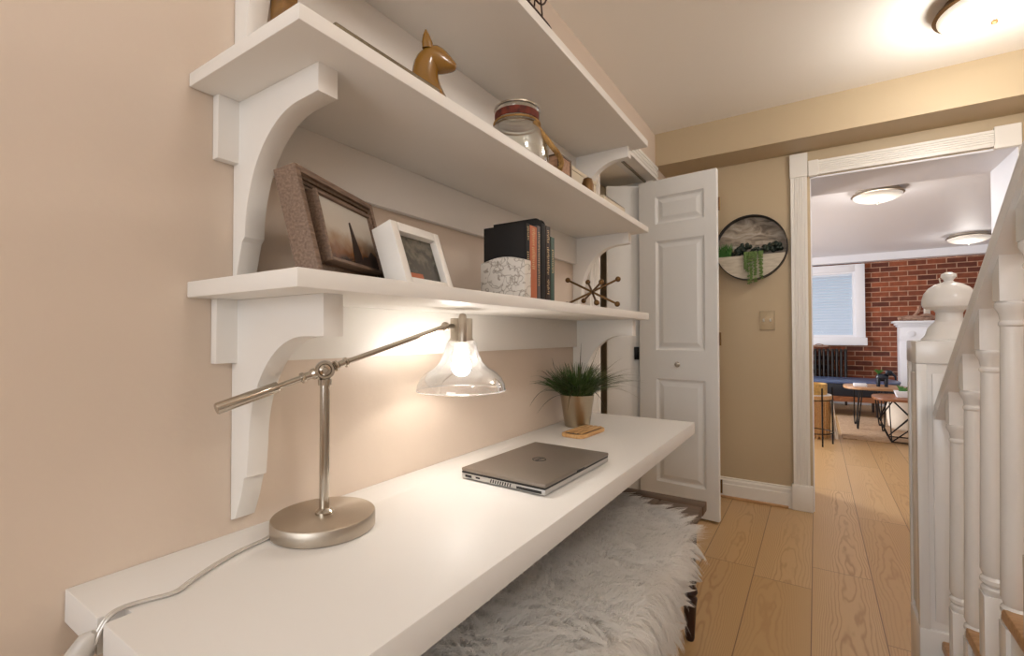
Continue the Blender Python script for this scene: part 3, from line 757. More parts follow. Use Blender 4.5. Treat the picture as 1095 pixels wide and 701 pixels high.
for d in ax:
    d.normalize()
    MB().tube([jc-d*.092, jc+d*.092], .0035, 10).build('rod', M['brassdark'], jk)
    for s_ in (-1, 1):
        q = jc+d*.092*s_
        MB().sphere(q, .0088).build('ball_tip', M['brassdark'], jk)
low = min((jc-d*.092).z for d in ax)-.0088
for o in jk.children: o.location.z += 1.1622-low

# ================================================================== SHELF B
ZB = 1.5167
tag(recenter(MB().box(.262, .312, .425, .650, ZB, ZB+.009, .002).box(.268, .306, .43, .645, ZB+.009, ZB+.0105).build('metal_strip', M['bronze'])), 'long thin dark bronze bar lying along the middle shelf edge', 'metal bar')
# amber animal head
hb = MB()
yb = .700
def ring_loft(mb, secs, seg=20):
    prev = None
    fs = []
    for (c, n, ra, rb) in secs:
        n = Vector(n).normalized(); sx = Vector((1, 0, 0)); up = n.cross(sx).normalized()
        ring = [mb.bm.verts.new(Vector(c)+sx*ra*math.cos(2*PI*k/seg)+up*rb*math.sin(2*PI*k/seg)) for k in range(seg)]
        if prev:
            for k in range(seg): fs.append(mb.bm.faces.new((prev[k], prev[(k+1) % seg], ring[(k+1) % seg], ring[k])))
        else: first = ring
        prev = ring
    fs.append(mb.bm.faces.new(first[::-1])); fs.append(mb.bm.faces.new(prev))
    bmesh.ops.recalc_face_normals(mb.bm, faces=fs)
BC = Vector((.25, .70, ZB)); BL = Vector((.745, .667, 0)); BW = Vector((-.667, .745, 0)); BU = Vector((0, 0, 1))
def bust_loft(mb, secs, seg=24):
    prev = None; fs = []
    for l, z, nl, nz, rl, rw in secs:
        n = (BL*nl+BU*nz).normalized(); up = BW.cross(n).normalized(); c = BC+BL*l+BU*z
        ring = [mb.bm.verts.new(c+BW*rw*math.cos(2*PI*k/seg)+up*rl*math.sin(2*PI*k/seg)) for k in range(seg)]
        if prev:
            for k in range(seg): fs.append(mb.bm.faces.new((prev[k], prev[(k+1) % seg], ring[(k+1) % seg], ring[k])))
        else: first = ring
        prev = ring
    fs.append(mb.bm.faces.new(first[::-1])); fs.append(mb.bm.faces.new(prev)); bmesh.ops.recalc_face_normals(mb.bm, faces=fs)
bust_loft(hb, [(-.008, 0, 0, 1, .058, .044), (-.011, .018, 0, 1, .046, .038), (-.014, .042, 0, 1, .035, .031), (-.017, .064, 0, 1, .028, .027), (-.017, .084, .05, 1, .026, .0255), (-.013, .104, .35, 1, .0265, .0255),
               (-.002, .113, 1, .1, .0300, .025), (.012, .107, 1, -.35, .0270, .0225), (.027, .100, 1, -.42, .0185, .0165), (.039, .097, 1, -.45, .0105, .011), (.0455, .096, 1, -.45, .006, .007)])
hb2 = hb.build('animal_bust', M['amber'], ang=80); recenter(hb2); tag(hb2, 'glossy amber glazed animal head with pointed ears on middle shelf', 'figurine')
sub = hb2.modifiers.new('smooth', 'SUBSURF'); sub.levels = sub.render_levels = 1
for s_ in (-1, 1):
    er = MB(); e0 = BC+BW*s_*.0165-BL*.011+BU*.121
    prv = None
    for h_, ra, rb in ((0, .0115, .007), (.012, .0105, .0065), (.024, .007, .0045), (.035, .001, .001)):
        ring = [er.bm.verts.new(e0+BU*h_-BL*h_*.12+BW*s_*h_*.12+BL*ra*math.cos(2*PI*k/14)+BW*rb*math.sin(2*PI*k/14)) for k in range(14)]
        if prv:
            for k in range(14): er.bm.faces.new((prv[k], prv[(k+1) % 14], ring[(k+1) % 14], ring[k]))
        prv = ring
    er.build('ear', M['amber'], hb2, ang=80)
# jar
jx, jy = .205, 1.085
jr = thing('glass_jar', 'squat clear glass jar with red brown neck band and rope handle', 'jar', (jx, jy, ZB))
gp = [(.070, 0), (.082, .006), (.088, .03), (.087, .07), (.080, .10), (.066, .122), (.059, .130), (.0585, .150), (.061, .166), (.064, .170), (.062, .172)]
MB().lathe(gp+[(r-.003, z) for r, z in gp[1:]][::-1]+[(0, .006)], (jx, jy, ZB), 44, cap=False).build('jar_glass', M['jar'], jr, ang=60)
MB().lathe([(.062, .172), (.062, .176), (.056, .176), (.056, .172)], (jx, jy, ZB), 40, cap=False).build('rim', M['chrome'], jr)
MB().lathe([(.0600, .140), (.0612, .141), (.0612, .160), (.0600, .161), (.0600, .140)], (jx, jy, ZB), 40, cap=False).build('neck_band', M['potpourri'], jr)
rp = smooth_path([(.270, 1.070, ZB+.120), (.279, 1.080, ZB+.100), (.293, 1.090, ZB+.078), (.302, 1.110, ZB+.060), (.304, 1.135, ZB+.050), (.296, 1.175, ZB+.040), (.270, 1.205, ZB+.022), (.255, 1.215, ZB+.012)], 9)
rm = MB()
for ph in range(3):
    tw = []
    for i, p in enumerate(rp):
        t = (rp[min(i+1, len(rp)-1)]-rp[max(i-1, 0)]).normalized(); u_ = t.orthogonal().normalized() if i == 0 else (u_-t*u_.dot(t)).normalized(); v_ = t.cross(u_)
        a = i*.75+ph*2*PI/3; tw.append(p+(u_*math.cos(a)+v_*math.sin(a))*.004)
    rm.tube(tw, .0042, 8)
rm.tube([(jx+.063*math.cos(2*PI*i/40), jy+.063*math.sin(2*PI*i/40), ZB+.133) for i in range(40)], .0028, 6, closed=True)
rm.build('rope_handle', M['rope'], jr)
# boxes
cb = MB().box(.11, .25, 1.250, 1.328, ZB, ZB+.100)
cbt = thing('wooden_box', 'small pinkish wooden box with dark edges on the middle shelf', 'box', (.18, 1.29, ZB))
cb.build('body', M['crate'], cbt)
ce = MB()
for z in (ZB, ZB+.045, ZB+.096): ce.box(.108, .252, 1.248, 1.330, z, z+.005)
ce.box(.2465, .2525, 1.3245, 1.331, ZB, ZB+.101).box(.2465, .2525, 1.247, 1.2535, ZB, ZB+.101)
ce.build('edge_banding', M['brownwood'], cbt)
bx = thing('keepsake_box', 'pale cream box with a black clasp on the middle shelf', 'box', (.18, 1.44, ZB))
MB().box(.10, .245, 1.345, 1.545, ZB, ZB+.082, .003).build('body', M['sage'], bx)
MB().box(.098, .247, 1.343, 1.547, ZB+.082, ZB+.095, .003).build('lid', M['sage'], bx)
MB().box(.245, .249, 1.462, 1.482, ZB+.062, ZB+.086, .001).build('clasp', M['black'], bx)
for i, (z0, z1, lab, m_) in enumerate(((0, .022, 'lower tan book of the flat pair right of cream box', 'crate'), (.0222, .05, 'upper cream book of the flat pair right of cream box', 'sage'))):
    t = thing('flat_book', lab, 'book', (.19, 1.67, ZB+z0), 0, 'flat books on the middle shelf')
    c = MB().box(.10, .27, 1.555, 1.78-.01*i, ZB+z0, ZB+z0+.003).box(.10, .27, 1.555, 1.78-.01*i, ZB+z1-.003, ZB+z1).box(.266, .27, 1.555, 1.78-.01*i, ZB+z0, ZB+z1)
    c.build('cover', M[m_], t); MB().box(.104, .266, 1.558, 1.776-.01*i, ZB+z0+.003, ZB+z1-.003).build('pages', M['paper'], t)
gd = MB().lathe([(0, 0), (.018, 0), (.02, .03), (.014, .05), (0, .058)], (.287, 1.375, ZB), 20)
tag(recenter(gd.build('small_bell', M['brassdark'])), 'small brown metal bell before the cream box', 'ornament')
bst = thing('wooden_block', 'amber brown wooden block standing at the wall beyond left bracket', 'block', (.07, .493, ZB))
MB().box(.048, .090, .4765, .508, ZB, ZB+.27, .004).build('block', nodes_ramp('amber_board_wood', [(.3, (110, 76, 30)), (.7, (140, 100, 46))], 16, stretch=(1, 1, 5), rough=.4), bst)

# ================================================================== SHELF C: wire ornament
ZT = 1.8757; WYO = .012
wr = MB(); wx = .300
def wire(pts, r=.0022): wr.tube(pts, r, 8)
wire(smooth_path([(wx-.015, .858, ZT+.003), (wx-.015, 1.02, ZT+.003), (wx-.012, 1.082, ZT+.003), (wx, 1.094, ZT+.004), (wx+.012, 1.082, ZT+.003), (wx+.015, 1.02, ZT+.003), (wx+.015, .858, ZT+.003)], 8), .0028)
for y in (.93, 1.035):
    wire([(wx+.014, y, ZT+.003), (wx+.004, y, ZT+.10)]); wire([(wx-.014, y, ZT+.003), (wx-.004, y, ZT+.10)])
for yc in (.90, 1.03):
    wire([(wx, yc+.055*math.cos(2*PI*i/32), ZT+.105+.055*math.sin(2*PI*i/32)) for i in range(33)], .0025)
wire([(wx+.012, .965, ZT+.003), (wx, 1.02, ZT+.06)]); wire([(wx+.012, .90, ZT+.003), (wx, .955, ZT+.07)]); wire([(wx, .90, ZT+.16), (wx, 1.03, ZT+.16)]); wire([(wx, .90, ZT+.105), (wx, 1.03, ZT+.105)])
tag(recenter(wr.build('wire_ornament', M['wire'], ang=80)), 'dark wire ornament with loop foot standing on the topmost shelf', 'ornament')

# ================================================================== BENCH AND FUR THROW
BX0, BX1, BY0, BY1, BZ = .10, .548, .30, 1.845, .46
bn = thing('bench', 'dark wooden plank bench under the desk, covered in white fur', 'bench', (.32, 1.07, 0))
bt = MB()
for i in range(3):
    a = BX0+i*(BX1-BX0)/3; bt.box(a+.0015, a+(BX1-BX0)/3-.0015, BY0+.06, BY1-.07, BZ-.032, BZ, .003)
bt.box(BX0, BX1, BY1-.0685, BY1, BZ-.034, BZ, .003).box(BX0, BX1, BY0, BY0+.0585, BZ-.034, BZ, .003)
bt.build('bench_top', M['benchwood'], bn)
MB().box(BX0+.04, BX1-.03, BY0+.06, BY0+.08, BZ-.11, BZ-.034).box(BX0+.04, BX1-.03, BY1-.09, BY1-.07, BZ-.11, BZ-.034).box(BX1-.05, BX1-.03, BY0+.08, BY1-.09, BZ-.11, BZ-.034).box(BX0+.04, BX0+.06, BY0+.08, BY1-.09, BZ-.11, BZ-.034).build('apron', M['benchwood'], bn)
lgp = [(.013, 0), (.016, .01), (.018, .05), (.022, .12), (.026, .145), (.020, .155), (.027, .168), (.024, .18), (.018, .19), (.026, .21), (.026, .24), (.020, .27), (.024, .33), (.024, BZ-.034)]
for x in (BX0+.05, .508):
    for y in (BY0+.08, 1.742):
        MB().lathe(lgp, (x, y, 0), 20).build('leg', M['legwood'], bn)
# fur throw: draped sheet with dense pile
FY0, FY1 = .22, 1.655
rgn = np.random.default_rng(5)
def throw_surf(s, y):
    # s = distance along the cross-bench direction, measured from the far long side; folds over the front edge
    # rounded far corner outline
    xs = BX0+.03+s; edge = BX1+.012
    z = BZ+.012+.006*np.sin(7*y+3*s)+.004*np.sin(19*y-11*s)
    over = np.maximum(0, xs-edge)
    x = np.minimum(xs, edge)+.012*np.minimum(over/.05, 1)+.008*np.sin(9*y)*np.minimum(over/.1, 1)
    z = z-np.where(over > 0, np.maximum(0, over-.02)*.95, 0)
    return x, y, z
def far_limit(s):
    # how far the throw reaches towards the closet at s (scalloped hide outline)
    return FY1-.05*np.clip((.12-s)/.12, 0, 1)**2-.07*np.clip((s-.15)/.2, 0, 1)-.34*np.clip((s-.33)/.25, 0, 1)**1.25-.012*np.sin(s*26)
SMAX = .60
ns, ny = 44, 110
S = np.linspace(0, SMAX, ns); verts = []; faces = []
for i in range(ns):
    yl = far_limit(S[i])
    for j in range(ny):
        y = FY0+(yl-FY0)*j/(ny-1); x, y_, z = throw_surf(np.float64(S[i]), y); verts.append((float(x), float(y_), float(z)))
for i in range(ns-1):
    for j in range(ny-1):
        a = i*ny+j; faces.append((a, a+ny, a+ny+1, a+1))
NH = 52000
hs = rgn.uniform(0, SMAX, NH); hy = FY0+(far_limit(hs)-FY0)*rgn.uniform(0, 1, NH)
# more along the rims
ne = 5200
hs[:ne] = rgn.uniform(0, SMAX, ne); hy[:ne] = far_limit(hs[:ne])-rgn.uniform(0, .012, ne)
hs[ne:2*ne] = SMAX-rgn.uniform(0, .02, ne); hy[ne:2*ne] = FY0+(far_limit(hs[ne:2*ne])-FY0)*rgn.uniform(0, 1, ne)
x, y, z = throw_surf(hs, hy)
e = 1e-3
xa, ya, za = throw_surf(hs+e, hy); xb, yb_, zb = throw_surf(hs, hy+e)
T1 = np.stack([xa-x, ya-y, za-z], 1); T2 = np.stack([xb-x, yb_-y, zb-z], 1)
NN = np.cross(T1, T2); NN /= np.linalg.norm(NN, axis=1)[:, None]; T1 /= np.linalg.norm(T1, axis=1)[:, None]; T2 /= np.linalg.norm(T2, axis=1)[:, None]
# clumped flow
fl_a = .9*np.sin(4.1*hy+2.2*hs)+.8*np.sin(9.7*hs-3.3*hy+1.1)+.5*np.sin(21*hy+13*hs)
cs = np.floor(hs/.020)+.5; cy_ = np.floor(hy/.020)+.5
h1 = np.sin(cs*127.1+cy_*311.7)*43758.5453; h1 -= np.floor(h1); h2 = np.sin(cs*269.5+cy_*183.3)*43758.5453; h2 -= np.floor(h2)
rim = np.clip((hy-far_limit(hs)+.05)/.05, 0, 1)
d1 = .6*np.cos(fl_a)+.9*(h1-.5)+.30; d2 = .5*np.sin(fl_a)+.9*(h2-.5)+.10+rim*.5
FL = rgn.uniform(.038, .064, NH)*(1+.25*(h1-.5))
P0 = np.stack([x, y, z], 1)
# tips converge per clump
tipc = T1*(((cs*.020-hs)*.85)[:, None])+T2*(((cy_*.020-hy)*.85)[:, None])
allv = []; allf = []
base_n = len(verts)
K = 5; W = rgn.uniform(.0007, .0013, NH)
ang = rgn.uniform(0, PI, NH); SD = T1*np.cos(ang)[:, None]+T2*np.sin(ang)[:, None]
rows = []
for k in range(K):
    t = k/(K-1)
    P = P0+NN*((FL*(t*.95-.42*t*t))[:, None])+(T1*d1[:, None]+T2*d2[:, None])*((FL*(.25*t+.75*t*t))[:, None])+tipc*(t**1.3)
    P[:, 2] -= .010*t*t
    ww = (W*(1-.85*t))[:, None]
    rows.append(P-SD*ww); rows.append(P+SD*ww)
HV = np.stack(rows, 1).reshape(-1, 3)   # per hair 2K verts
fidx = []
ids = np.arange(NH)*2*K+base_n
for k in range(K-1): fidx.append(np.stack([ids+2*k, ids+2*k+1, ids+2*k+3, ids+2*k+2], 1))
HF = np.stack(fidx, 1).reshape(-1, 4)
V = np.concatenate([np.array(verts), HV]); F = np.concatenate([np.array(faces), HF])
me = bpy.data.meshes.new('fur_throw'); me.vertices.add(len(V)); me.vertices.foreach_set('co', V.astype(np.float32).ravel())
me.loops.add(F.size); me.loops.foreach_set('vertex_index', F.astype(np.int32).ravel())
me.polygons.add(len(F)); me.polygons.foreach_set('loop_start', np.arange(0, F.size, 4, dtype=np.int32))
me.polygons.foreach_set('use_smooth', np.ones(len(F), dtype=bool)); me.update(calc_edges=True); me.validate()
def fur_mat():
    m, nt, p = new_mat('white_fur_pile'); N = nt.nodes.new; L = nt.links; out = nt.nodes['Material Output']
    p.inputs['Base Color'].default_value = rgb(253, 251, 248); p.inputs['Roughness'].default_value = .8; p.inputs['Specular IOR Level'].default_value = .15
    tl = N('ShaderNodeBsdfTranslucent'); tl.inputs[0].default_value = rgb(253, 250, 246)
    mx = N('ShaderNodeMixShader'); mx.inputs[0].default_value = .5
    L.new(p.outputs[0], mx.inputs[1]); L.new(tl.outputs[0], mx.inputs[2]); L.new(mx.outputs[0], out.inputs[0]); return m
me.materials.append(fur_mat())
fo = bpy.data.objects.new('fur_throw', me); COL.objects.link(fo); tag(fo, 'shaggy white fur throw draped over the bench', 'throw')
recenter(fo)

# ================================================================== FAR WALL: planter, switch
wp = thing('wall_planter', 'round dark rimmed wall planter with marbled back and pale pocket', 'wall planter', (.545, YF, 1.422))
wcx, wcz, wr_ = .545, 1.632, .207
ri = MB().lathe([(wr_-.004, -.075), (wr_, -.075), (wr_, 0), (wr_-.004, 0), (wr_-.004, -.075)], (wcx, YF-.001, wcz), 64, (0, 1, 0), cap=False)
ri.build('rim', M['brownwood'] if False else M['darkmetal'], wp)
MB().lathe([(0, -.012), (wr_-.003, -.012), (wr_-.003, -.002), (0, -.002)], (wcx, YF-.001, wcz), 64, (0, 1, 0)).build('back_board', M['marble'], wp)
zh = wcz-.052
half = [(wcx+(wr_-.005)*math.cos(a), wcz+(wr_-.005)*math.sin(a)) for a in [R(180+14.5)+(R(151))*i/40 for i in range(41)]]
MB().prism(half, 'y', YF-.074, YF-.066).build('pocket_front', M['whitewash'], wp)
MB().prism([(px_*.98+wcx*.02, pz_) for px_, pz_ in half], 'y', YF-.064, YF-.014).build('planting_block', M['soil'], wp)
g = random.Random(11)
def tuft(xc, zc, n, hh, spread, wd, m_, nm):
    b = MB()
    for i in range(n):
        x_ = xc+g.uniform(-spread, spread); y_ = YF-.045+g.uniform(-.02, .02); l_ = hh*g.uniform(.6, 1.1); dx, dy = g.uniform(-.4, .4)*l_, g.uniform(-.5, .1)*l_
        b.blade([(x_, y_, zc), (x_+dx*.4, y_+dy*.4, zc+l_*.55), (x_+dx, y_+dy, zc+l_)], wd, Vector((0, 1, .2)))
    b.build(nm, m_, wp)
tuft(wcx-.150, zh, 90, .085, .035, .003, M['succ1'], 'grass_tuft')
def rosette(xc, zc, rr, m_, n=26):
    b = MB()
    for i in range(n):
        a = g.uniform(0, 2*PI); el = g.uniform(.05, 1.3); d = Vector((math.cos(a)*math.cos(el), math.sin(a)*math.cos(el)*.6, math.sin(el)))
        p0 = Vector((xc, YF-.042, zc)); b.sphere(p0+d*rr*g.uniform(.5, 1), rr*.22, 1, .8, 1, 8, 6)
    b.build('succulent', m_, wp)
rosette(wcx-.075, zh+.005, .045, M['succ2']); rosette(wcx-.035, zh+.025, .055, M['succ2']); rosette(wcx+.095, zh+.02, .050, M['succ2']); rosette(wcx+.135, zh+.028, .050, M['succ2'], 32); rosette(wcx+.03, zh+.02, .035, M['succ2'], 16)
for x_, ln_, n_ in ((.0, .17, 5), (.025, .16, 5), (.06, .15, 4), (-.02, .10, 4)):
    tr_ = MB()
    for k in range(n_):
        xx = wcx+x_+g.uniform(-.014, .014); L_ = ln_*g.uniform(.7, 1.1); y1 = YF-.082+g.uniform(-.008, 0)
        path = smooth_path([(xx, YF-.045, zh), (xx, y1+.005, zh+.018), (xx, y1-.006, zh-.02), (xx+g.uniform(-.006, .006), y1-.004, zh-L_)], 6)
        tr_.tube(path, .0012, 5)
        for i, p in enumerate(path[6:]):
            for s_ in (-1, 1): tr_.sphere(p+Vector((s_*.004, g.uniform(-.003, .003), 0)), .0042, 1, .7, 1.3, 6, 4)
    tr_.build('trailing_stem', M['succ3'], wp)
lsw = thing('light_switch', 'ornate tan double switch plate on the end wall', 'light switch', (.632, YF, 1.103))
b = MB().box(.588, .676, YF-.006, YF, 1.103, 1.226, .002)
b.box(.592, .672, YF-.0085, YF-.005, 1.108, 1.113).box(.592, .672, YF-.0085, YF-.005, 1.216, 1.221).box(.590, .595, YF-.0085, YF-.005, 1.108, 1.221).box(.669, .674, YF-.0085, YF-.005, 1.108, 1.221)
b.build('plate', M['plate'], lsw)
for x_ in (.612, .650):
    MB().box(x_-.005, x_+.005, YF-.014, YF-.005, 1.158, 1.176, .002, rot=Matrix.Rotation(R(20), 3, 'X')).build('toggle', M['trim'], lsw)

# ================================================================== CEILING LIGHTS
def flush_light(label, x, y, zc, rr, dome, trim_, power, color):
    t = thing('ceiling_light', label, 'ceiling light', (x, y, zc), 0)
    MB().lathe([(rr*.80, 0), (rr*.80, -.020), (rr*.92, -.028), (rr*.97, -.044), (rr*.90, -.050), (rr*.6, -.050)], (x, y, zc), 48, cap=False).build('trim_ring', trim_, t)
    pr = [(rr*.90*math.cos(a), -.048-rr*.30*math.sin(a)) for a in [PI/2*i/10 for i in range(11)]]
    MB().lathe(pr[:-1]+[(0, pr[-1][1])], (x, y, zc), 48).build('glass_dome', dome, t)
    MB().lathe([(.010, 0), (.012, -.008), (.006, -.016), (0, -.018)], (x, y, zc+pr[-1][1]), 12).build('finial', trim_, t)
    l = bpy.data.lights.new('ceiling_light_glow', 'POINT'); l.energy = power; l.color = color; l.shadow_soft_size = .12
    o = bpy.data.objects.new('ceiling_light_glow', l); COL.objects.link(o); o.location = (0, 0, -.048-rr*.30-.14); o.parent = t
    return t
flush_light('flush ceiling light with tan rim on the hall ceiling', 1.495, 2.57, ZC, .19, M['dome'], M['brassdark'], 15, (1, .96, .92))
flush_light('nearer domed ceiling light in the living room', 1.34, 5.0, ZL, .19, M['domecool'], M['nickel'], 5, (1, .96, .90))
flush_light('farther domed ceiling light in the living room by brick wall', 2.467, 7.8, ZL, .22, M['domecool'], M['nickel'], 5, (1, .96, .90))
flush_light('added ceiling light over the stairs, out of view', 1.72, .42, ZC, .19, M['dome'], M['brassdark'], 15, (1, .975, .95))  # added lamp, unseen, brightens the newel and balusters

# ================================================================== STAIRCASE
st = thing('staircase', 'staircase with oak treads and white stringer behind the balusters', 'staircase', (1.6, .6, 0))
RISE, RUN, Y0 = .18, .27, 1.822
for i in range(9):
    z = RISE*(i+1); ya = Y0-RUN*i
    MB().box(1.190, XR-.002, ya-RUN-.004, ya+.022, z-.03, z, .006).build('tread', M['tread'], st)
    MB().box(1.200, XR-.002, ya-.018, ya, z-RISE+.0, z-.03).build('riser', M['newel'], st)
pts = [(Y0, 0)]
for i in range(9):
    pts += [(Y0-RUN*i, RISE*(i+1)-.031), (Y0-RUN*(i+1), RISE*(i+1)-.031)]
pts += [(Y0-RUN*9, 0)]
MB().prism(pts, 'x', 1.198, 1.215).build('stringer', M['newel'], st, smooth=False)
NX0, NX1, NY0, NY1 = 1.143, 1.308, 1.845, 2.010
ncx, ncy = (NX0+NX1)/2, (NY0+NY1)/2
nw = thing('newel_post', 'white panelled newel post with turned mushroom cap', 'newel post', (ncx, ncy, 0))
nb = MB().box(NX0+.008, NX1-.008, NY0+.008, NY1-.008, .19, 1.0)
for xa, ya in ((NX0, NY0), (NX1-.024, NY0), (NX0, NY1-.024), (NX1-.024, NY1-.024)): nb.box(xa, xa+.024, ya, ya+.024, .2002, .9848, .002)
nb.box(NX0-.001, NX1+.001, NY0-.001, NY1+.001, 0, .20, .003).box(NX0-.001, NX1+.001, NY0-.001, NY1+.001, .985, 1.053, .004)
nb.build('post', M['newel'], nw)
for q in ((NX0+.036, NX1-.036, NY0+.003, NY0+.012), (NX0+.003, NX0+.012, NY0+.036, NY1-.036)):
    MB().box(*q, .225, .955, .004).build('raised_panel', M['newel'], nw)
cap = [(.066, 1.053), (.066, 1.058), (.060, 1.064), (.056, 1.070), (.050, 1.080), (.042, 1.090), (.034, 1.098), (.031, 1.112), (.031, 1.126), (.036, 1.134), (.052, 1.138), (.061, 1.144), (.064, 1.154), (.063, 1.168), (.058, 1.186), (.047, 1.202), (.031, 1.213), (.014, 1.219), (.010, 1.223), (.013, 1.228), (.0185, 1.235), (.0175, 1.243), (.008, 1.249), (0, 1.25)]
MB().lathe([(r, z if z < 1.075 else z+.012) for r, z in cap], (ncx+.006, ncy-.010, 0), 40).build('cap', M['newel'], nw, ang=30)
# handrail
hx = 1.212; hy0, hz0 = NY0-.002, .846; SL = .717
def rz(y): return hz0+(hy0-y)*SL
hrp = [(-.030, -.025), (-.033, -.006), (-.026, .004), (-.030, .016), (-.022, .030), (0, .036), (.022, .030), (.030, .016), (.026, .004), (.033, -.006), (.030, -.025)]
hm = MB(); yA, yB = hy0, -.35
A = [hm.bm.verts.new((hx+a, yA, rz(yA)+b)) for a, b in hrp]; B = [hm.bm.verts.new((hx+a, yB, rz(yB)+b)) for a, b in hrp]
fs = [hm.bm.faces.new(A), hm.bm.faces.new(B)]
for i in range(len(hrp)): fs.append(hm.bm.faces.new((A[i], A[(i+1) % len(hrp)], B[(i+1) % len(hrp)], B[i])))
bmesh.ops.recalc_face_normals(hm.bm, faces=fs)
tag(hm.build('handrail', M['newel'], ang=25), 'white sloping stair handrail rising from the newel post', 'handrail')
# balusters
ordn = ['nearest to the newel post', 'second from the newel post', 'third from the newel post', 'fourth from the newel post', 'fifth from the newel post', 'sixth from the newel post', 'seventh from the newel post', 'eighth from the newel post']
for i in range(8):
    y = (1.73, 1.58, 1.437, 1.30)[i] if i < 4 else 1.30-.137*(i-3)
    step = int((Y0-y)/RUN); zb_ = RISE*(step+1); zt = rz(y)-.024
    tb = zb_+.145; tt = zt-.075
    t = thing('baluster', 'white turned baluster, %s' % ordn[i], 'baluster', (hx, y, zb_), 0, 'white turned stair balusters')
    hq = .021
    MB().prism([(hx-hq, zb_), (hx+hq, zb_), (hx+hq, tb), (hx-hq, tb)], 'y', y-hq, y+hq, .0015).build('square_foot', M['newel'], t)
    q = MB()
    q.prism([(y-hq, tt), (y+hq, tt), (y+hq, zt-hq*SL), (y-hq, zt+hq*SL)], 'x', hx-hq, hx+hq)
    q.build('square_head', M['newel'], t)
    pr = [(.019, tb), (.022, tb+.006), (.022, tb+.014), (.017, tb+.019), (.023, tb+.026), (.023, tb+.034), (.018, tb+.040), (.0225, tb+.052), (.0215, tb+.12), (.0165, tt-.07), (.016, tt-.05), (.0185, tt-.047), (.0185, tt-.042), (.016, tt-.038), (.018, tt-.024), (.024, tt-.012), (.024, tt-.004), (.021, tt)]
    MB().lathe(pr, (hx, y, 0), 24).build('turned_shaft', M['newel'], t, ang=30)

# ================================================================== LIVING ROOM
# radiator
ra = thing('radiator', 'black cast iron radiator under the window by the brick wall', 'radiator', (.88, 8.80, 0))
for i in range(15):
    x_ = .50+i*.055
    b = MB()
    for y_ in (8.74, 8.81, 8.88): b.tube([(x_, y_, .10), (x_, y_, .82)], .016, 8)
    b.tube([(x_, 8.72, .84), (x_, 8.90, .84)], .022, 8).tube([(x_, 8.72, .10), (x_, 8.90, .10)], .022, 8)
    if i in (0, 14): b.box(x_-.015, x_+.015, 8.79, 8.83, 0, .09)
    b.build('column', M['iron'], ra)
dwp = MB().tube(smooth_path([(.72, 8.80, .885), (.85, 8.79, .90), (.97, 8.80, .895), (1.06, 8.79, .905)], 6), [.012]*18+[.004], 8).tube(smooth_path([(.86, 8.79, .90), (.92, 8.80, .935), (.99, 8.80, .92)], 5), .007, 8)
tag(recenter(dwp.build('driftwood', M['driftwood'])), 'slim driftwood stick lying on the black radiator', 'driftwood')
dwp2 = MB()
# mantel
mt = thing('fireplace_mantel', 'white fireplace mantel against the brick wall', 'mantel', (2.5, 8.8, 0))
MB().box(1.84, 3.2, 8.63, 8.999, 1.245, 1.274, .004).box(1.87, 3.17, 8.67, 8.999, 1.215, 1.245, .01).box(1.89, 3.15, 8.69, 8.999, 1.19, 1.215, .01).build('mantel_shelf', M['cool'], mt)
MB().box(1.91, 3.13, 8.71, 8.999, .98, 1.19, .004).build('frieze', M['cool'], mt)
for x_ in (1.91, 2.88): MB().box(x_, x_+.25, 8.71, 8.999, 0, .98, .004).build('pilaster', M['cool'], mt)
MB().box(2.16, 2.88, 8.90, 8.999, 0, .98).build('firebox', M['black'], mt)
ro = MB().lathe([(.05, 0), (.05, -.006), (.035, -.012), (.02, -.008), (0, -.014)], (2.03, 8.71, 1.09), 24, (0, 1, 0)); ro.build('rosette', M['cool'], mt)
d = MB(); mz = 1.2745
d.tube(smooth_path([(1.90, 8.76, mz+.03), (2.0, 8.78, mz+.055), (2.12, 8.76, mz+.05), (2.22, 8.78, mz+.08), (2.30, 8.80, mz+.035)], 6), .026, 8)
d.tube(smooth_path([(2.06, 8.78, mz+.05), (2.12, 8.78, mz+.13), (2.14, 8.80, mz+.21)], 6), .020, 8)
d.tube(smooth_path([(1.95, 8.74, mz+.03), (2.10, 8.73, mz+.03), (2.26, 8.74, mz+.025)], 6), .022, 8)
tag(recenter(d.build('driftwood', M['driftwood'])), 'branched driftwood piece lying on the white mantel', 'driftwood')
c = thing('pillar_candle', 'tall ivory pillar candle on the mantel behind driftwood', 'candle', (2.235, 8.88, mz))
MB().lathe([(.037, 0), (.037, .245), (.033, .25), (0, .246)], (2.235, 8.88, mz), 20).build('wax', M['candle'], c)
MB().tube([(2.235, 8.88, mz+.245), (2.236, 8.88, mz+.262)], .002, 6).build('wick', M['black'], c)
v = MB().lathe([(.035, 0), (.05, .05), (.045, .10), (.02, .13), (.026, .15), (.022, .15), (.016, .13), (0, .12)], (2.40, 8.80, mz), 20)
tag(recenter(v.build('small_vase', M['black'])), 'small black vase on the mantel beside driftwood', 'vase')
an = thing('antler_mount', 'pale antlers mounted high on the brick wall above the mantel', 'wall decoration', (2.62, 8.99, 1.62))
MB().sphere((2.62, 8.95, 1.62), .06, .7, .8, 1.3, 16, 10).build('skull', M['antler'], an)
for s_ in (-1, 1):
    a = MB().tube(smooth_path([(2.62+s_*.03, 8.95, 1.67), (2.62+s_*.13, 8.88, 1.70), (2.62+s_*.22, 8.86, 1.76), (2.62+s_*.25, 8.88, 1.88)], 8), [.014]*8+[.011]*8+[.008]*8+[.003], 8)
    a.tube(smooth_path([(2.62+s_*.12, 8.88, 1.70), (2.62+s_*.15, 8.83, 1.80)], 5), .007, 6)
    a.build('antler', M['antler'], an)
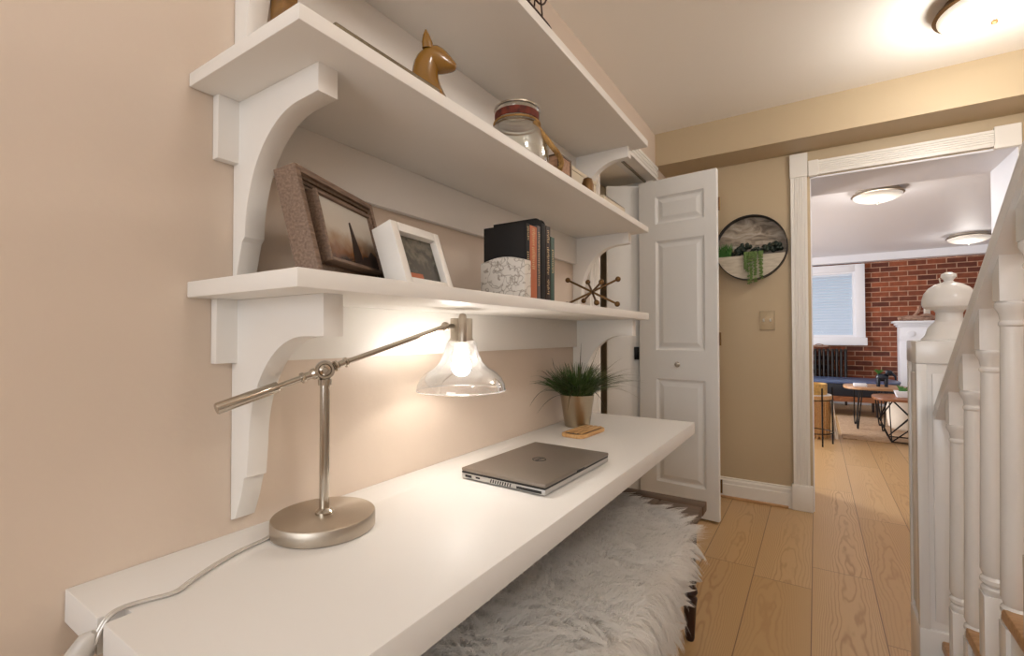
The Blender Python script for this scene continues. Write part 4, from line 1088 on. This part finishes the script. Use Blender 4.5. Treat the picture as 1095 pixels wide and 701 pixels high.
# rug
rgm = MB().box(1.115, 3.3, 5.94, 7.6, 0, .012, .004)
rug = tag(recenter(rgm.build('rug', M['rug'])), 'tan woven jute rug in the living room', 'rug')
# navy bench sofa
nv = thing('daybed', 'navy leather daybed with wooden rail before the radiator', 'daybed', (1.1, 8.0, 0))
pts = [(.25, 7.55)]+[(1.62+.20*math.sin(a), 7.95-.40*math.cos(a)) for a in [PI*i/16 for i in range(17)]]+[(.25, 8.35)]
MB().prism(pts, 'z', .432, .462, .012).build('cushion', M['navy'], nv, ang=50)  # thin top slab carries the painted reflection tone, sides stay dark
MB().prism([(p[0]-.01 if p[0] > 1 else p[0]+.01, p[1]) for p in pts], 'z', .268, .432, .01).build('body', M['navydark'], nv, ang=50)
MB().prism([(p[0]-.02 if p[0] > 1 else p[0]+.03, p[1]) for p in pts], 'z', .20, .268).build('rail', M['table'], nv)
for x_, y_ in ((.4, 7.7), (1.55, 7.7), (.4, 8.2), (1.55, 8.2)): MB().lathe([(.014, 0), (.022, .2)], (x_, y_, 0), 12).build('leg', M['legwood'], nv)
# hairpin table
ht = thing('hairpin_table', 'oval wooden coffee table on black hairpin legs', 'coffee table', (1.46, 6.75, .012))
tp = [(1.455+.30*math.copysign(abs(math.cos(a))**.7, math.cos(a)), 6.75+.27*math.copysign(abs(math.sin(a))**.7, math.sin(a))) for a in [2*PI*i/40 for i in range(40)]]
MB().prism(tp, 'z', .462, .49, .004).build('tabletop', M['table2'], ht, ang=40)
for x_, y_, a in ((1.31, 6.60, 200), (1.49, 6.60, 300), (1.30, 6.92, 130), (1.49, 6.92, 50)):
    d_ = Vector((math.cos(R(a)), math.sin(R(a)), 0)); s_ = Vector((-d_.y, d_.x, 0)); b0 = Vector((x_, y_, .462)); f_ = Vector((x_, y_, .0205))+d_*.03
    MB().tube(smooth_path([b0+s_*.045, f_+s_*.014+Vector((0, 0, .05)), f_, f_-s_*.014+Vector((0, 0, .05)), b0-s_*.045], 6), .0065, 8).build('leg', M['darkmetal'], ht)
wb_ = thing('book_stack', 'small white book lying on the oval wooden table', 'book', (1.30, 6.66, .49))
MB().box(1.25, 1.37, 6.58, 6.74, .4902, .52, .003).build('cover', M['cool'], wb_)
# animal planter
dg = thing('animal_planter', 'dark blue animal shaped planter on the oval table', 'planter', (1.515, 6.72, .49))
q = MB(); gx, gy, gz = 1.515, 6.72, .490
q.sphere((gx, gy, gz+.105), .052, 1.15, .8, .85)
q.sphere((gx+.062, gy-.01, gz+.155), .034, 1.1, .9, 1)
q.tube([(gx+.09, gy-.015, gz+.145), (gx+.115, gy-.02, gz+.12), (gx+.118, gy-.02, gz+.08)], [.017, .012, .008], 10)
for sx in (-1, 1):
    for sy in (-1, 1): q.tube([(gx+sx*.036, gy+sy*.022, gz), (gx+sx*.034, gy+sy*.02, gz+.10)], [.015, .02], 10)
    q.sphere((gx+.05, gy+sx*.035, gz+.165), .022, .9, .35, 1.1, 12, 8)
q.build('body', M['dog'], dg)
b = MB()
for i in range(40):
    a = g.uniform(0, 2*PI); l_ = g.uniform(.03, .06); b.blade([(gx-.03, gy, gz+.14), (gx-.03+math.cos(a)*.02, gy+math.sin(a)*.02, gz+.14+l_*.7), (gx-.03+math.cos(a)*.045, gy+math.sin(a)*.04, gz+.14+l_)], .006, Vector((0, 1, .3)))
b.build('foliage', M['succ1'], dg)
# geometric wire table
gt = thing('geometric_table', 'wooden coffee table on black geometric wire base', 'coffee table', (1.70, 6.08, .012))
tp = [(1.70+.33*math.copysign(abs(math.cos(a))**.6, math.cos(a)), 6.08+.28*math.copysign(abs(math.sin(a))**.6, math.sin(a))) for a in [2*PI*i/40 for i in range(40)]]
MB().prism(tp, 'z', .425, .45, .004).build('tabletop', M['table'], gt, ang=40)
wb2 = MB(); n_ = 4
top_ = [Vector((1.70+.25*math.cos(a), 6.08+.21*math.sin(a), .424)) for a in [R(45+90*i) for i in range(4)]]
mid_ = [Vector((1.70+.27*math.cos(a), 6.08+.23*math.sin(a), .22)) for a in [R(90*i) for i in range(4)]]
bot_ = [Vector((1.70+.27*math.cos(a), 6.08+.22*math.sin(a), .019)) for a in [R(45+90*i) for i in range(4)]]
for i in range(4):
    j = (i+1) % 4
    for a, b in ((top_[i], top_[j]), (bot_[i], bot_[j]), (top_[i], mid_[i]), (top_[i], mid_[j]), (bot_[i], mid_[i]), (bot_[i], mid_[j])): wb2.tube([a, b], .006, 6)
    wb2.tube([top_[i], bot_[j]], .005, 6)
wb2.build('wire_base', M['darkmetal'], gt)
tr = thing('trough_planter', 'long white trough planter with green leaves on the wire base table', 'planter', (1.73, 6.10, .45))
MB().prism([(1.57, .4502), (1.86, .4502), (1.88, .51), (1.55, .51)], 'y', 6.02, 6.16, .004).build('trough', M['cool'], tr)
b = MB()
for i in range(70):
    x_ = g.uniform(1.58, 1.85); y_ = g.uniform(6.05, 6.13); a = g.uniform(0, 2*PI)
    b.blade([(x_, y_, .505), (x_+math.cos(a)*.012, y_+math.sin(a)*.012, .535), (x_+math.cos(a)*.035, y_+math.sin(a)*.03, .55+g.uniform(-.01, .02))], .009, Vector((0, 1, .3)))
b.build('foliage', M['succ1'], tr)
# pouf
pf = MB().lathe([(.20, 0), (.235, .03), (.25, .12), (.25, .24), (.235, .31), (.19, .345), (0, .352)], (1.75, 6.72, .012), 36)
for v_ in pf.bm.verts: v_.co.x = 1.75+(v_.co.x-1.75)*.95
pouf = tag(recenter(pf.build('pouf', M['pouf'], ang=60)), 'cream upholstered pouf behind the wire base table', 'pouf')
pouf.location.x, pouf.location.y = 1.80, 6.86
# side table with cage frame
tt_ = thing('side_table', 'round white topped side table in a black metal frame', 'side table', (.86, 5.55, 0))
cx_, cy_ = .855, 5.56; rr = .165
MB().lathe([(rr-.01, .445), (rr, .447), (rr, .480), (rr-.002, .482), (0, .482)], (cx_, cy_, 0), 40).build('tray_top', M['tanwood'], tt_)
MB().lathe([(0, .4822), (rr-.004, .4822), (rr-.004, .4885), (0, .4885)], (cx_, cy_, 0), 40).build('inlay', M['cool'], tt_)
lg = [R(x_) for x_ in (-62, 15, 118, 195)]
for a in lg: MB().tube([(cx_+(rr+.008)*math.cos(a), cy_+(rr+.008)*math.sin(a), 0), (cx_+(rr+.008)*math.cos(a), cy_+(rr+.008)*math.sin(a), .56)], .007, 8).build('leg', M['darkmetal'], tt_)
for z_ in (.12, .44): MB().tube([(cx_+(rr+.008)*math.cos(2*PI*i/40), cy_+(rr+.008)*math.sin(2*PI*i/40), z_) for i in range(40)], .005, 8, closed=True).build('hoop', M['darkmetal'], tt_)
bb_ = MB().lathe([(.143, 0), (.148, .004), (.148, .105), (.144, .105), (.144, .008), (0, .008)], (cx_-.022, cy_, .4886), 40)
tag(recenter(bb_.build('brass_bowl', M['brass'])), 'woven brass tray bowl standing on the round side table', 'bowl')
# wooden stool and throw behind
sl = thing('storage_basket', 'tan slatted drum basket behind the round side table', 'basket', (.80, 5.98, 0))
q = MB().lathe([(.19, .01), (.20, .02), (.205, .40), (.20, .41), (.19, .405), (.18, .39), (0, .385)], (.80, 5.98, 0), 40)
for i in range(28): q.box(.80-.008, .80+.008, 5.98-.212, 5.98-.2, .0, .40, rot=Matrix.Rotation(2*PI*i/28, 3, 'Z'), piv=Vector((.80, 5.98, 0)))
q.build('drum', M['tanwood'], sl)
tw = MB()
prof = [(.84, .420), (.93, .424), (1.005, .420), (1.026, .40), (1.034, .30), (1.042, .20), (1.05, .10), (1.055, .07)]
prv = None
for j in range(25):
    y_ = 5.86+j*.0125; cur = []
    for k, (a, b) in enumerate(prof):
        cur.append(tw.bm.verts.new((a+.010*math.sin(j*1.1+k*.2)*(k/7)+.002*(k > 2), y_+.004*math.sin(k), b)))
    if prv:
        for k in range(len(prof)-1): tw.bm.faces.new((prv[k], prv[k+1], cur[k+1], cur[k]))
    prv = cur
    tw.tube([(1.055+.01*math.sin(j*1.1+1.4), y_, .072), (1.06+.008*math.sin(j*2.1), y_+.004, .006)], .0045, 5)
two = tw.build('throw_blanket', M['throw'], ang=70)
sd = two.modifiers.new('thickness', 'SOLIDIFY'); sd.thickness = .008; sd.offset = 0
tag(two, 'cream knitted throw with fringe hanging beside the round side table', 'throw blanket')
